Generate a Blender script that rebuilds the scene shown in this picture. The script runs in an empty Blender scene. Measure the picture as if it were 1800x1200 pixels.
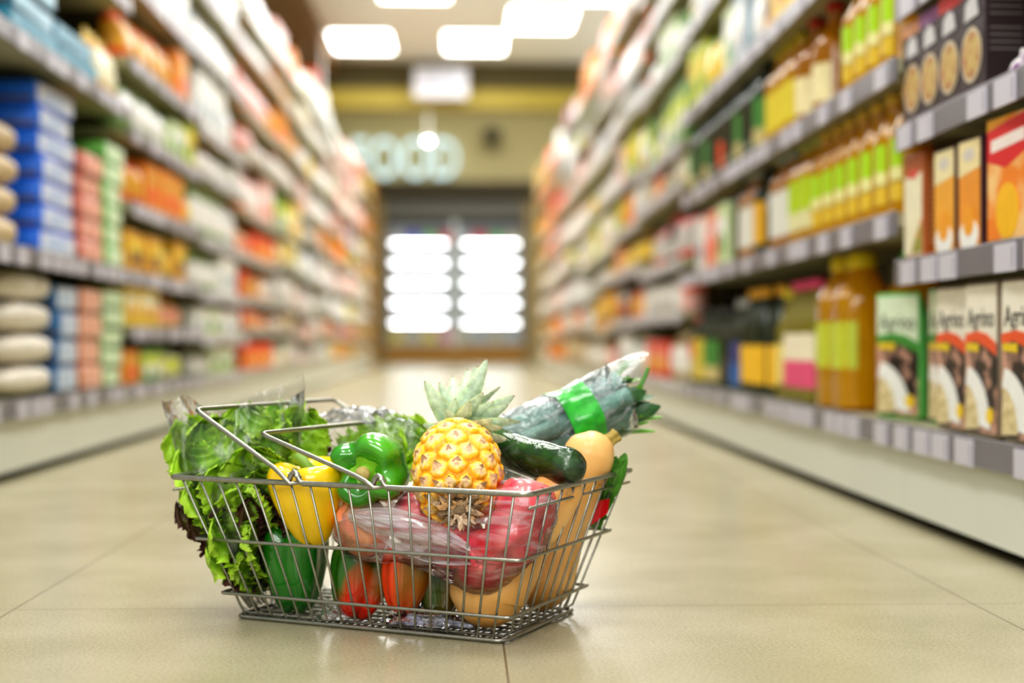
import bpy, bmesh, math, random
from mathutils import Vector, Matrix, noise
PI = math.pi
R = random.Random(7)
C = bpy.context.scene.collection
rad = math.radians

# ------------------------------------------------------------------ basics
def lin(c):
    out = []
    for v in c[:3]:
        v = v / 255.0
        out.append(v / 12.92 if v <= 0.04045 else ((v + 0.055) / 1.055) ** 2.4)
    return (*out, 1.0)

_mats = {}
def nodes_of(name):
    m = bpy.data.materials.new(name); m.use_nodes = True
    nt = m.node_tree; nt.nodes.clear()
    return m, nt, nt.nodes.new('ShaderNodeOutputMaterial')

def mat(name, col, rough=0.5, metal=0.0, var=0.12, scale=30.0, bump=0.0, coat=0.0, sub=0.0, trans=0.0, emit=0.0, spec=0.5):
    """principled with a little noise in the colour"""
    if name in _mats: return _mats[name]
    m, nt, out = nodes_of(name); N = nt.nodes; L = nt.links
    p = N.new('ShaderNodeBsdfPrincipled')
    c = lin(col)
    tc = N.new('ShaderNodeTexCoord'); nz = N.new('ShaderNodeTexNoise'); nz.inputs['Scale'].default_value = scale
    nz.inputs['Detail'].default_value = 3
    L.new(tc.outputs['Object'], nz.inputs['Vector'])
    mx = N.new('ShaderNodeMix'); mx.data_type = 'RGBA'
    mx.inputs['A'].default_value = tuple(v * (1 - var) for v in c[:3]) + (1,)
    mx.inputs['B'].default_value = tuple(min(1, v * (1 + var)) for v in c[:3]) + (1,)
    L.new(nz.outputs['Fac'], mx.inputs['Factor']); L.new(mx.outputs['Result'], p.inputs['Base Color'])
    p.inputs['Roughness'].default_value = rough; p.inputs['Metallic'].default_value = metal
    p.inputs['Coat Weight'].default_value = coat; p.inputs['Coat Roughness'].default_value = 0.12
    p.inputs['Specular IOR Level'].default_value = spec
    p.inputs['Transmission Weight'].default_value = trans
    if sub:
        p.inputs['Subsurface Weight'].default_value = sub; p.inputs['Subsurface Radius'].default_value = (.012, .008, .004)
    if emit:
        p.inputs['Emission Color'].default_value = c; p.inputs['Emission Strength'].default_value = emit
    if bump:
        b = N.new('ShaderNodeBump'); b.inputs['Strength'].default_value = bump; b.inputs['Distance'].default_value = 0.002
        L.new(nz.outputs['Fac'], b.inputs['Height']); L.new(b.outputs['Normal'], p.inputs['Normal'])
    L.new(p.outputs['BSDF'], out.inputs['Surface'])
    _mats[name] = m
    return m

def mat_attr(name, rough=0.45, var=0.25, scale=60.0, bump=0.3, coat=0.0, sheen_trans=0.0, spec=0.5):
    """principled coloured by the mesh's own colour attribute plus noise, optionally part translucent (leaves)"""
    if name in _mats: return _mats[name]
    m, nt, out = nodes_of(name); N = nt.nodes; L = nt.links
    p = N.new('ShaderNodeBsdfPrincipled')
    at_ = N.new('ShaderNodeAttribute'); at_.attribute_name = 'Col'
    tc = N.new('ShaderNodeTexCoord'); nz = N.new('ShaderNodeTexNoise'); nz.inputs['Scale'].default_value = scale
    nz.inputs['Detail'].default_value = 5
    L.new(tc.outputs['Object'], nz.inputs['Vector'])
    mr = N.new('ShaderNodeMapRange'); mr.inputs['From Min'].default_value = .3; mr.inputs['From Max'].default_value = .7
    mr.inputs['To Min'].default_value = 1 - var; mr.inputs['To Max'].default_value = 1 + var
    L.new(nz.outputs['Fac'], mr.inputs['Value'])
    hv = N.new('ShaderNodeHueSaturation')
    L.new(at_.outputs['Color'], hv.inputs['Color']); L.new(mr.outputs['Result'], hv.inputs['Value'])
    L.new(hv.outputs['Color'], p.inputs['Base Color'])
    p.inputs['Roughness'].default_value = rough; p.inputs['Coat Weight'].default_value = coat
    p.inputs['Coat Roughness'].default_value = .15; p.inputs['Specular IOR Level'].default_value = spec
    if bump:
        b = N.new('ShaderNodeBump'); b.inputs['Strength'].default_value = bump; b.inputs['Distance'].default_value = .0015
        L.new(nz.outputs['Fac'], b.inputs['Height']); L.new(b.outputs['Normal'], p.inputs['Normal'])
    if sheen_trans:
        t = N.new('ShaderNodeBsdfTranslucent'); L.new(hv.outputs['Color'], t.inputs['Color'])
        ms = N.new('ShaderNodeMixShader'); ms.inputs['Fac'].default_value = sheen_trans
        L.new(p.outputs['BSDF'], ms.inputs[1]); L.new(t.outputs['BSDF'], ms.inputs[2]); L.new(ms.outputs['Shader'], out.inputs['Surface'])
    else:
        L.new(p.outputs['BSDF'], out.inputs['Surface'])
    _mats[name] = m
    return m

def mat_film(name, milky=0.12, stretch=(1, 1, 1), scale=30.0, tint=(1, 1, 1), gloss=0.12, bumpk=0.6, fres=1.6, lo=.48, hi=.78):
    """thin clear plastic: mostly see-through, glossy creases, milky noise streaks, part haze and part painted-in highlights"""
    if name in _mats: return _mats[name]
    m, nt, out = nodes_of(name); N = nt.nodes; L = nt.links
    tc = N.new('ShaderNodeTexCoord'); mp = N.new('ShaderNodeMapping'); mp.inputs['Scale'].default_value = stretch
    L.new(tc.outputs['Object'], mp.inputs['Vector'])
    nz = N.new('ShaderNodeTexNoise'); nz.inputs['Scale'].default_value = scale; nz.inputs['Detail'].default_value = 4
    nz.inputs['Distortion'].default_value = .6
    L.new(mp.outputs['Vector'], nz.inputs['Vector'])
    b = N.new('ShaderNodeBump'); b.inputs['Strength'].default_value = bumpk; b.inputs['Distance'].default_value = .006
    L.new(nz.outputs['Fac'], b.inputs['Height'])
    tr = N.new('ShaderNodeBsdfTransparent'); tr.inputs['Color'].default_value = (.97 * tint[0], .97 * tint[1], .97 * tint[2], 1)
    gl = N.new('ShaderNodeBsdfGlossy'); gl.inputs['Roughness'].default_value = gloss; L.new(b.outputs['Normal'], gl.inputs['Normal'])
    lw = N.new('ShaderNodeFresnel'); lw.inputs['IOR'].default_value = 1.5; L.new(b.outputs['Normal'], lw.inputs['Normal'])
    cl = N.new('ShaderNodeMath'); cl.operation = 'MULTIPLY'; cl.inputs[1].default_value = fres; cl.use_clamp = True
    L.new(lw.outputs['Fac'], cl.inputs[0])
    m1 = N.new('ShaderNodeMixShader'); L.new(cl.outputs[0], m1.inputs['Fac']); L.new(tr.outputs[0], m1.inputs[1]); L.new(gl.outputs[0], m1.inputs[2])
    df = N.new('ShaderNodeBsdfDiffuse'); df.inputs['Color'].default_value = (.88 * tint[0], .88 * tint[1], .9 * tint[2], 1)
    tl = N.new('ShaderNodeBsdfTranslucent'); tl.inputs['Color'].default_value = (.88, .88, .9, 1)
    m2 = N.new('ShaderNodeMixShader'); m2.inputs['Fac'].default_value = .5; L.new(df.outputs[0], m2.inputs[1]); L.new(tl.outputs[0], m2.inputs[2])
    rp = N.new('ShaderNodeMapRange'); rp.inputs['From Min'].default_value = lo; rp.inputs['From Max'].default_value = hi
    rp.inputs['To Min'].default_value = milky * .25; rp.inputs['To Max'].default_value = min(1, milky * 4)
    L.new(nz.outputs['Fac'], rp.inputs['Value'])
    m3 = N.new('ShaderNodeMixShader'); L.new(rp.outputs['Result'], m3.inputs['Fac']); L.new(m1.outputs[0], m3.inputs[1]); L.new(m2.outputs[0], m3.inputs[2])
    L.new(m3.outputs[0], out.inputs['Surface'])
    _mats[name] = m
    return m

def mat_two(name, ca, cb, scale=9.0, lo=.42, hi=.58, rough=.18, coat=.6, stretch=(1, 1, 1), spec=.5, bump=0.0, grad=None):
    """two colours bleeding into each other in big patches (half-ripe peppers, apple blush)"""
    if name in _mats: return _mats[name]
    m, nt, out = nodes_of(name); N = nt.nodes; L = nt.links
    tc = N.new('ShaderNodeTexCoord'); mp = N.new('ShaderNodeMapping'); mp.inputs['Scale'].default_value = stretch
    L.new(tc.outputs['Object'], mp.inputs['Vector'])
    nz = N.new('ShaderNodeTexNoise'); nz.inputs['Scale'].default_value = scale; nz.inputs['Detail'].default_value = 2.5
    L.new(mp.outputs['Vector'], nz.inputs['Vector'])
    cr = N.new('ShaderNodeValToRGB'); cr.color_ramp.elements[0].position = lo; cr.color_ramp.elements[1].position = hi
    cr.color_ramp.elements[0].color = lin(ca); cr.color_ramp.elements[1].color = lin(cb)
    if grad:
        dp = N.new('ShaderNodeVectorMath'); dp.operation = 'DOT_PRODUCT'; L.new(tc.outputs['Object'], dp.inputs[0]); dp.inputs[1].default_value = grad
        ad = N.new('ShaderNodeMath'); ad.operation = 'ADD'; L.new(dp.outputs['Value'], ad.inputs[0]); L.new(nz.outputs['Fac'], ad.inputs[1]); L.new(ad.outputs[0], cr.inputs['Fac'])
    else:
        L.new(nz.outputs['Fac'], cr.inputs['Fac'])
    p = N.new('ShaderNodeBsdfPrincipled'); L.new(cr.outputs['Color'], p.inputs['Base Color'])
    p.inputs['Roughness'].default_value = rough; p.inputs['Coat Weight'].default_value = coat; p.inputs['Coat Roughness'].default_value = .1
    p.inputs['Specular IOR Level'].default_value = spec
    L.new(p.outputs[0], out.inputs['Surface'])
    _mats[name] = m
    return m

def mat_emit(name, col, s):
    if name in _mats: return _mats[name]
    m, nt, out = nodes_of(name)
    e = nt.nodes.new('ShaderNodeEmission'); e.inputs['Color'].default_value = lin(col); e.inputs['Strength'].default_value = s
    nt.links.new(e.outputs[0], out.inputs['Surface']); _mats[name] = m
    return m

class MB:
    """collects geometry for ONE mesh"""
    def __init__(s): s.v = []; s.f = []; s.m = []; s.c = []
    def add(s, vf, mi=0, M=None, col=None, cols=None):
        v, f = vf; b = len(s.v)
        s.v += [tuple(M @ Vector(p)) for p in v] if M is not None else [tuple(p) for p in v]
        s.f += [tuple(b + i for i in q) for q in f]
        s.m += [mi] * len(f) if isinstance(mi, int) else list(mi)
        s.c += list(cols) if cols is not None else [col or (1, 1, 1, 1)] * len(v)
        return s
    def mesh(s, name, mats, smooth=True, colors=False):
        me = bpy.data.meshes.new(name); me.from_pydata(s.v, [], s.f)
        for m in (mats if isinstance(mats, (list, tuple)) else [mats]): me.materials.append(m)
        me.polygons.foreach_set('material_index', s.m)
        me.polygons.foreach_set('use_smooth', [smooth] * len(s.f))
        if colors:
            a = me.color_attributes.new('Col', 'FLOAT_COLOR', 'POINT')
            flat = [x for c in s.c for x in c]; a.data.foreach_set('color', flat)
        me.update(); return me
    def build(s, name, mats, parent=None, smooth=True, colors=False, M=None):
        o = bpy.data.objects.new(name, s.mesh(name, mats, smooth, colors)); C.objects.link(o)
        if parent is not None: o.parent = parent
        if M is not None: o.matrix_world = M
        return o

def empty(name, M=None, loc=None, rz=0.0):
    o = bpy.data.objects.new(name, None); C.objects.link(o); o.empty_display_size = .05
    if M is not None: o.matrix_world = M
    if loc is not None: o.location = loc; o.rotation_euler = (0, 0, rz)
    return o
def tag(o, label=None, cat=None, group=None, kind=None):
    for k, v in (('label', label), ('category', cat), ('group', group), ('kind', kind)):
        if v: o[k] = v
    return o
def copy_tree(o, parent=None):
    c = o.copy(); C.objects.link(c)
    if parent is not None: c.parent = parent
    for ch in list(o.children): copy_tree(ch, c)
    return c

def catmull(pts, n):
    out = []
    P = [Vector(p) for p in pts]
    for i in range(len(P) - 1):
        p0 = P[max(i - 1, 0)]; p1 = P[i]; p2 = P[i + 1]; p3 = P[min(i + 2, len(P) - 1)]
        for k in range(n):
            t = k / n
            out.append(.5 * ((2 * p1) + (p2 - p0) * t + (2 * p0 - 5 * p1 + 4 * p2 - p3) * t * t + (3 * p1 - p0 - 3 * p2 + p3) * t ** 3))
    out.append(P[-1]); return out

def tube(pts, r, n=8, closed=False, caps=True, aspect=1.0):
    P = [Vector(p) for p in pts]; k = len(P)
    rr = r if isinstance(r, (list, tuple)) else [r] * k
    v, f = [], []
    T = []
    for i in range(k):
        a = P[(i - 1) % k] if (closed or i > 0) else P[i]
        b = P[(i + 1) % k] if (closed or i < k - 1) else P[i]
        T.append((b - a).normalized())
    up = Vector((0, 0, 1)) if abs(T[0].z) < .9 else Vector((1, 0, 0))
    nrm = (up - T[0] * up.dot(T[0])).normalized()
    for i in range(k):
        nrm = (nrm - T[i] * nrm.dot(T[i])).normalized(); bi = T[i].cross(nrm)
        for j in range(n):
            a = 2 * PI * j / n
            v.append(P[i] + nrm * math.cos(a) * rr[i] + bi * math.sin(a) * rr[i] * aspect)
    segs = k if closed else k - 1
    for i in range(segs):
        i2 = (i + 1) % k
        for j in range(n):
            j2 = (j + 1) % n
            f.append((i * n + j, i * n + j2, i2 * n + j2, i2 * n + j))
    if caps and not closed:
        f.append(tuple(range(n - 1, -1, -1))); f.append(tuple((k - 1) * n + j for j in range(n)))
    return v, f

def revolve(prof, n=24, fn=None, cap=True):
    """profile [(r, z)] bottom to top; fn(x, y, z, th, i) may deform"""
    v, f = [], []
    k = len(prof)
    for i, (r, z) in enumerate(prof):
        for j in range(n):
            th = 2 * PI * j / n
            p = (r * math.cos(th), r * math.sin(th), z)
            v.append(fn(*p, th, i) if fn else p)
    for i in range(k - 1):
        for j in range(n):
            j2 = (j + 1) % n
            f.append((i * n + j, i * n + j2, (i + 1) * n + j2, (i + 1) * n + j))
    if cap:
        f.append(tuple(range(n - 1, -1, -1))); f.append(tuple((k - 1) * n + j for j in range(n)))
    return v, f

def grid(fn, nu, nv):
    v = [fn(i / nu, j / nv) for j in range(nv + 1) for i in range(nu + 1)]
    f = [(j * (nu + 1) + i, j * (nu + 1) + i + 1, (j + 1) * (nu + 1) + i + 1, (j + 1) * (nu + 1) + i) for j in range(nv) for i in range(nu)]
    return v, f

def rbox(sx, sy, sz, bev=.002, seg=2, base=True):
    bm = bmesh.new(); bmesh.ops.create_cube(bm, size=1)
    for q in bm.verts: q.co = Vector((q.co.x * sx, q.co.y * sy, q.co.z * sz + (sz / 2 if base else 0)))
    if bev > 0: bmesh.ops.bevel(bm, geom=list(bm.edges), offset=bev, segments=seg, affect='EDGES', profile=.5)
    bm.verts.ensure_lookup_table(); bm.verts.index_update()
    v = [tuple(q.co) for q in bm.verts]; f = [tuple(x.index for x in q.verts) for q in bm.faces]
    bm.free(); return v, f
def box(x0, x1, y0, y1, z0, z1, bev=0.0):
    v, f = rbox(x1 - x0, y1 - y0, z1 - z0, bev)
    return [(p[0] + (x0 + x1) / 2, p[1] + (y0 + y1) / 2, p[2] + z0) for p in v], f
def poly(pts2, y, thick=.0008):
    """flat printed shape in the XZ plane, facing -Y, a hair thick"""
    n = len(pts2)
    v = [(x, y, z) for x, z in pts2] + [(x, y + thick, z) for x, z in pts2]
    f = [tuple(range(n))] + [(i, (i + 1) % n, n + (i + 1) % n, n + i)[::-1] for i in range(n)]
    return v, f
def ell(cx, cz, rx, rz, n=28, a0=0, a1=2 * PI):
    return [(cx + rx * math.cos(a0 + (a1 - a0) * i / n), cz + rz * math.sin(a0 + (a1 - a0) * i / n)) for i in range(n)]
def text_mesh(s, size):
    cu = bpy.data.curves.new('lettering', 'FONT'); cu.body = s; cu.size = size; cu.align_x = 'CENTER'; cu.align_y = 'CENTER'; cu.extrude = .0004
    o = bpy.data.objects.new('lettering', cu); C.objects.link(o)
    dg = bpy.context.evaluated_depsgraph_get()
    me = bpy.data.meshes.new_from_object(o.evaluated_get(dg))
    bpy.data.objects.remove(o); bpy.data.curves.remove(cu)
    return me
def fbm(p, s, o=4): return noise.fractal(Vector(p) * s, 1.0, 2.0, o)

# ------------------------------------------------------------------ camera
CAMH = 0.35
YAW = rad(-1.947)
cam = bpy.data.objects.new('camera', bpy.data.cameras.new('camera')); C.objects.link(cam)
cam.location = (0, 0, CAMH); cam.rotation_euler = (PI / 2, 0, YAW)
cam.data.sensor_width = 36; cam.data.lens = 50; cam.data.clip_start = .05; cam.data.clip_end = 100
cam.data.dof.use_dof = True; cam.data.dof.focus_distance = 1.66; cam.data.dof.aperture_fstop = 2.0
bpy.context.scene.camera = cam
MC = Matrix.Rotation(YAW, 4, 'Z')
def at(u, v, d):
    """the point in the shop that stands at camera depth d behind pixel (u, v)"""
    return MC @ Vector(((u - 900) / 2500 * d, d, CAMH + (600 - v) / 2500 * d))
# basket frame
BTH = rad(-24.5)
BM = MC @ (Matrix.Translation((-.1337, 1.8196, 0)) @ Matrix.Rotation(BTH, 4, 'Z'))
BMI = BM.inverted()
CP = Vector((0, 0, CAMH))
def pb(u, v, yl):
    """basket-frame point behind pixel (u, v) on the basket-frame plane y = yl"""
    a = BMI @ CP; b = BMI @ at(u, v, 1.0); t = (yl - a.y) / (b.y - a.y)
    return a + (b - a) * t
def axis_M(o, z, x=None):
    """matrix with local +Z along z, at o"""
    z = Vector(z).normalized(); x = Vector(x or (1, 0, 0)); x = (x - z * x.dot(z)).normalized(); y = z.cross(x)
    return Matrix(((x.x, y.x, z.x, o[0]), (x.y, y.y, z.y, o[1]), (x.z, y.z, z.z, o[2]), (0, 0, 0, 1)))
# ------------------------------------------------------------------ the basket
steel = mat('galvanised_wire', (158, 157, 145), rough=.34, metal=.9, var=.25, scale=120, bump=.12)
HX, HY, FL, BH = .185, .1075, .06, .1815
def hx(z): return HX + FL * z / BH
def hy(z): return HY + FL * z / BH
basket = empty('shopping_basket', BM)
tag(basket, 'galvanised wire shopping basket full of vegetables standing on the beige tiled floor', 'basket')
def ring(z, grow, rc, n=5):
    a, b = hx(z) + grow, hy(z) + grow; pts = []
    for cx, cy, s in ((a - rc, b - rc, 0), (-a + rc, b - rc, 1), (-a + rc, -b + rc, 2), (a - rc, -b + rc, 3)):
        for i in range(n + 1):
            t = PI / 2 * (s + i / n); pts.append(Vector((cx + rc * math.cos(t), cy + rc * math.sin(t), z)))
    return pts
PIV = (-.075, .04)
rim = []
a, b = hx(BH), hy(BH); rc = .012
base_ring = ring(BH, 0, rc)
# front side of the rim (y = -b) with two raised eyes for the handles, and the same at the back
def bumpy(x): return [(x + .004, 0), (x + .007, .004), (x + .009, .010), (x + .013, .0135), (x + .017, .0115), (x + .0195, .006), (x + .0225, .001), (x + .026, 0)]
for i, p in enumerate(base_ring):
    rim.append(p)
    if i == 5:      # end of corner (+,+) : running to -x along the back
        for x in sorted(PIV, reverse=True):
            for q, z in reversed(bumpy(x)): rim.append(Vector((q, b, BH + z)))
    if i == 17:     # end of corner (-,-) : running to +x along the front
        for x in PIV:
            for q, z in bumpy(x): rim.append(Vector((q, -b, BH + z)))
MB().add(tube(rim, .0034, 10, closed=True)).build('top_rim', steel, basket)
for z, g, nm in ((.104, .004, 'hoop_wire'), (.034, .004, 'hoop_wire')):
    MB().add(tube(ring(z, g, .006, 3), .0022, 8, closed=True)).build(nm, steel, basket)
# short extra wire on each end, under the rim
for s in (1, -1):
    z = .1655; MB().add(tube([(s * (hx(z) + .002), -hy(z) - .001, z), (s * (hx(z) + .002), hy(z) + .001, z)], .0017, 8)).build('end_wire', steel, basket)
# bottom hoop
MB().add(tube(ring(.0035, 0, .012, 4), .0026, 8, closed=True)).build('bottom_hoop', steel, basket)
def uwire(pts):
    return tube(pts, .0015, 7)
NL, NS = 18, 9
for i in range(NL):
    t = -1 + 2 * (i + .5) / NL
    x1, x0 = t * (hx(BH) - .006), t * (HX - .004)
    pts = [(x1, -hy(BH), BH), (x0 + (x1 - x0) * .06, -hy(.011), .011), (x0, -HY + .006, .0025), (x0, HY - .006, .0025), (x0 + (x1 - x0) * .06, hy(.011), .011), (x1, hy(BH), BH)]
    MB().add(uwire(pts)).build('upright_wire', steel, basket)
for i in range(NS):
    t = -1 + 2 * (i + .5) / NS
    y1, y0 = t * (hy(BH) - .006), t * (HY - .004)
    pts = [(-hx(BH), y1, BH), (-hx(.013), y0 + (y1 - y0) * .06, .013), (-HX + .006, y0, .0055), (HX - .006, y0, .0055), (hx(.013), y0 + (y1 - y0) * .06, .013), (hx(BH), y1, BH)]
    MB().add(uwire(pts)).build('upright_wire', steel, basket)
def handle(px, L, th):
    c, s = math.cos(rad(th)), math.sin(rad(th)); e = 1.2
    d = Vector((-c, 0, s)); out = []
    P = Vector((px + .010, 0, BH + .003)); yf = -b + .0005
    near = [P + Vector((.006, yf - .004, .007)), P + Vector((.010, yf + .001, .004)), P + Vector((.009, yf + .0035, -.002)), P + Vector((0, yf - .005, -.0035)), P + d * .012 + Vector((0, yf - .005, 0)),
            P + d * .03 + Vector((0, yf + .0, 0)), P + d * (L - .012) + Vector((0, yf + .004, 0)), P + d * (L - .003) + Vector((0, yf + .006, 0)), P + d * L + Vector((0, yf + .014, 0))]
    far = [Vector((p.x, -p.y, p.z)) for p in reversed(near)]
    pts = near + far
    MB().add(tube(pts, .0029, 9)).build('handle', steel, basket)
handle(PIV[0], .166, 29.5); handle(PIV[1], .172, 18.5)

# ------------------------------------------------------------------ bell peppers
PPROF = [(0, .80), (.07, .805), (.15, .85), (.24, .93), (.33, .985), (.42, .965), (.485, .87), (.5, .74), (.485, .58), (.45, .42), (.40, .27), (.32, .12), (.22, .035), (.13, .02), (.06, .05), (0, .06)]
def pepper(name, W, H, m, stem_m, M, lobes=4, seed=0, taper=0.0, ph=0.0, groove=.17, stemlen=.30, bend=.25, stemr=.095):
    rr = random.Random(seed)
    pr = catmull([(r, 0, z) for r, z in PPROF], 5)
    cen = [ph + 2 * PI * (k + rr.uniform(-.12, .12)) / lobes for k in range(lobes)]
    amp = [rr.uniform(.75, 1.2) for _ in cen]; n = 72
    v, f = [], []
    for i, p in enumerate(pr):
        r, z = p.x, p.z
        gw = groove * (.75 + .9 * abs(z - .5)) if r > .01 else 0
        for j in range(n):
            th = 2 * PI * j / n
            g = 0
            for cth, a_ in zip(cen, amp):
                dd = (th - cth + PI) % (2 * PI) - PI
                g += a_ * math.exp(-(dd / .34) ** 2)
            k = 1 - gw * g
            zz = z - .09 * g * max(0, z - .7) / .28 * (r / .4) + .05 * g * max(0, .2 - z) / .2
            rad_ = max(r, .0006) * k * (1 - taper * (1 - z) ** 1.3) * (1 + .03 * math.sin(2 * th + seed))
            q = Vector((rad_ * math.cos(th) * W, rad_ * math.sin(th) * W, zz * H))
            q += Vector((math.sin(z * 3 + seed) * .02 * W, 0, 0))
            v.append(q)
    for i in range(len(pr) - 1):
        for j in range(n):
            j2 = (j + 1) % n
            f.append((i * n + j, (i + 1) * n + j, (i + 1) * n + j2, i * n + j2))
    off = Matrix.Translation((0, 0, -H / 2))
    root = empty(name, BM @ M)
    MB().add((v, f), 0, off).build('flesh', m, root)
    # stem: scalloped calyx + bent stalk, paler cut end
    s = MB()
    cal = []
    def cfn(u_, v_):
        th = 2 * PI * u_; r = v_ * (.185 + .03 * math.cos(5 * th + seed)) * W
        rw = r / W; zz = .80
        for (ra_, za_), (rb_, zb_) in zip(PPROF, PPROF[1:5]):
            if ra_ <= rw <= rb_: zz = za_ + (zb_ - za_) * (rw - ra_) / (rb_ - ra_)
        return (r * math.cos(th), r * math.sin(th), H * (zz + .030 - .016 * v_ + .014 * math.cos(5 * th + 1) * v_ ** 3))
    s.add(grid(cfn, 40, 6), 0, off)
    sp = [Vector((0, 0, .80 * H)), Vector((.0, 0, .88 * H)), Vector((bend * .25 * W, 0, (.88 + stemlen * .45) * H)), Vector((bend * W, .02 * W, (.88 + stemlen) * H))]
    pp = catmull(sp, 5); k = len(pp)
    rads = [W * stemr * (1.35 - .5 * min(1, i / (k * .45)) + .35 * max(0, i / k - .6)) for i in range(k)]
    tv, tf = tube(pp, rads, 14)
    s.add((tv, tf), [0] * (len(tf) - 1) + [1], off)
    d = (pp[-1] - pp[-2]).normalized()
    s.add(tube([pp[-1] - d * .001, pp[-1] + d * .0012], [rads[-1] * .9, rads[-1] * .8], 14), 1, off)
    s.build('stem', [stem_m, mat('pepper_stem_cut', (176, 160, 96), rough=.8, var=.3, scale=300)], root)
    return root

st_g = mat('pepper_stem_green', (112, 150, 40), rough=.5, var=.25, scale=80)
yel = mat('pepper_yellow', (255, 208, 14), rough=.22, var=.05, coat=.5, scale=15)
grn = mat_two('pepper_bright_green', (48, 138, 16), (84, 168, 30), scale=14, rough=.2, coat=.7)
dgr = mat_two('pepper_deep_green', (24, 100, 18), (36, 122, 28), scale=10, rough=.17, coat=.7)
mot = mat_two('pepper_half_ripe', (52, 108, 24), (216, 40, 14), scale=13, lo=.60, hi=.76, stretch=(1, 1, .6), grad=(4.5, 0, -4))
red = mat_two('pepper_red_orange', (240, 70, 10), (96, 112, 30), scale=12, lo=.60, hi=.86, stretch=(1, 1, .5), grad=(9, 0, 0))
dk = mat_two('pepper_dark_ripening', (150, 70, 14), (60, 84, 18), scale=11, lo=.4, hi=.66, stretch=(1, 1, .5))

def PM(p, zdir, xdir=(1, 0, 0)): return axis_M(p, zdir, xdir)
tag(pepper('bell_pepper', .112, .106, yel, st_g, PM(pb(549, 884, -.100), (-.02, -.10, 1)), lobes=3, seed=3, taper=.34, ph=.5, stemlen=.16, bend=-.18, stemr=.07),
    'yellow bell pepper leaning at the front of the basket with its pale green stem up', 'pepper')
tag(pepper('bell_pepper', .078, .088, yel, st_g, PM(pb(596, 868, -.035), (.1, .1, 1)), lobes=4, seed=5, taper=.2, ph=.2, stemlen=.1),
    'second yellow bell pepper, half hidden behind the front yellow one', 'pepper')
tag(pepper('bell_pepper', .098, .092, grn, mat('pepper_stem_light', (142, 196, 58), rough=.45, var=.2, scale=90), PM(pb(660, 822, -.088), (.16, -.96, -.08), (1, 0, -.3)), lobes=4, seed=8, taper=.05, ph=.55, groove=.24, stemlen=.17, bend=.02, stemr=.095),
    'shiny bright green bell pepper on top with its stem pointing forward', 'pepper')
tag(pepper('bell_pepper', .088, .120, dgr, st_g, PM(pb(521, 996, -.075), (-.03, -.06, 1)), lobes=4, seed=11, taper=.1, ph=.1, stemlen=.1),
    'tall dark green bell pepper standing low beside the lettuce', 'pepper')
tag(pepper('bell_pepper', .084, .090, mot, st_g, PM(pb(632, 1024, -.072), (.12, .25, 1)), lobes=4, seed=14, taper=.08, ph=.75, groove=.2, stemlen=.1),
    'half-ripe bell pepper, green turning red, low in the basket', 'pepper')
tag(pepper('bell_pepper', .068, .080, red, st_g, PM(pb(714, 1020, -.082), (.05, .1, 1)), lobes=4, seed=17, taper=.1, ph=.8, stemlen=.1),
    'orange-red bell pepper standing under the bag of apples', 'pepper')
tag(pepper('bell_pepper', .070, .080, dk, st_g, PM(pb(772, 1028, -.05), (-.1, .2, 1)), lobes=4, seed=21, taper=.1, ph=.3, stemlen=.1),
    'dark brownish green bell pepper between the orange-red pepper and the squash', 'pepper')

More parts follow.
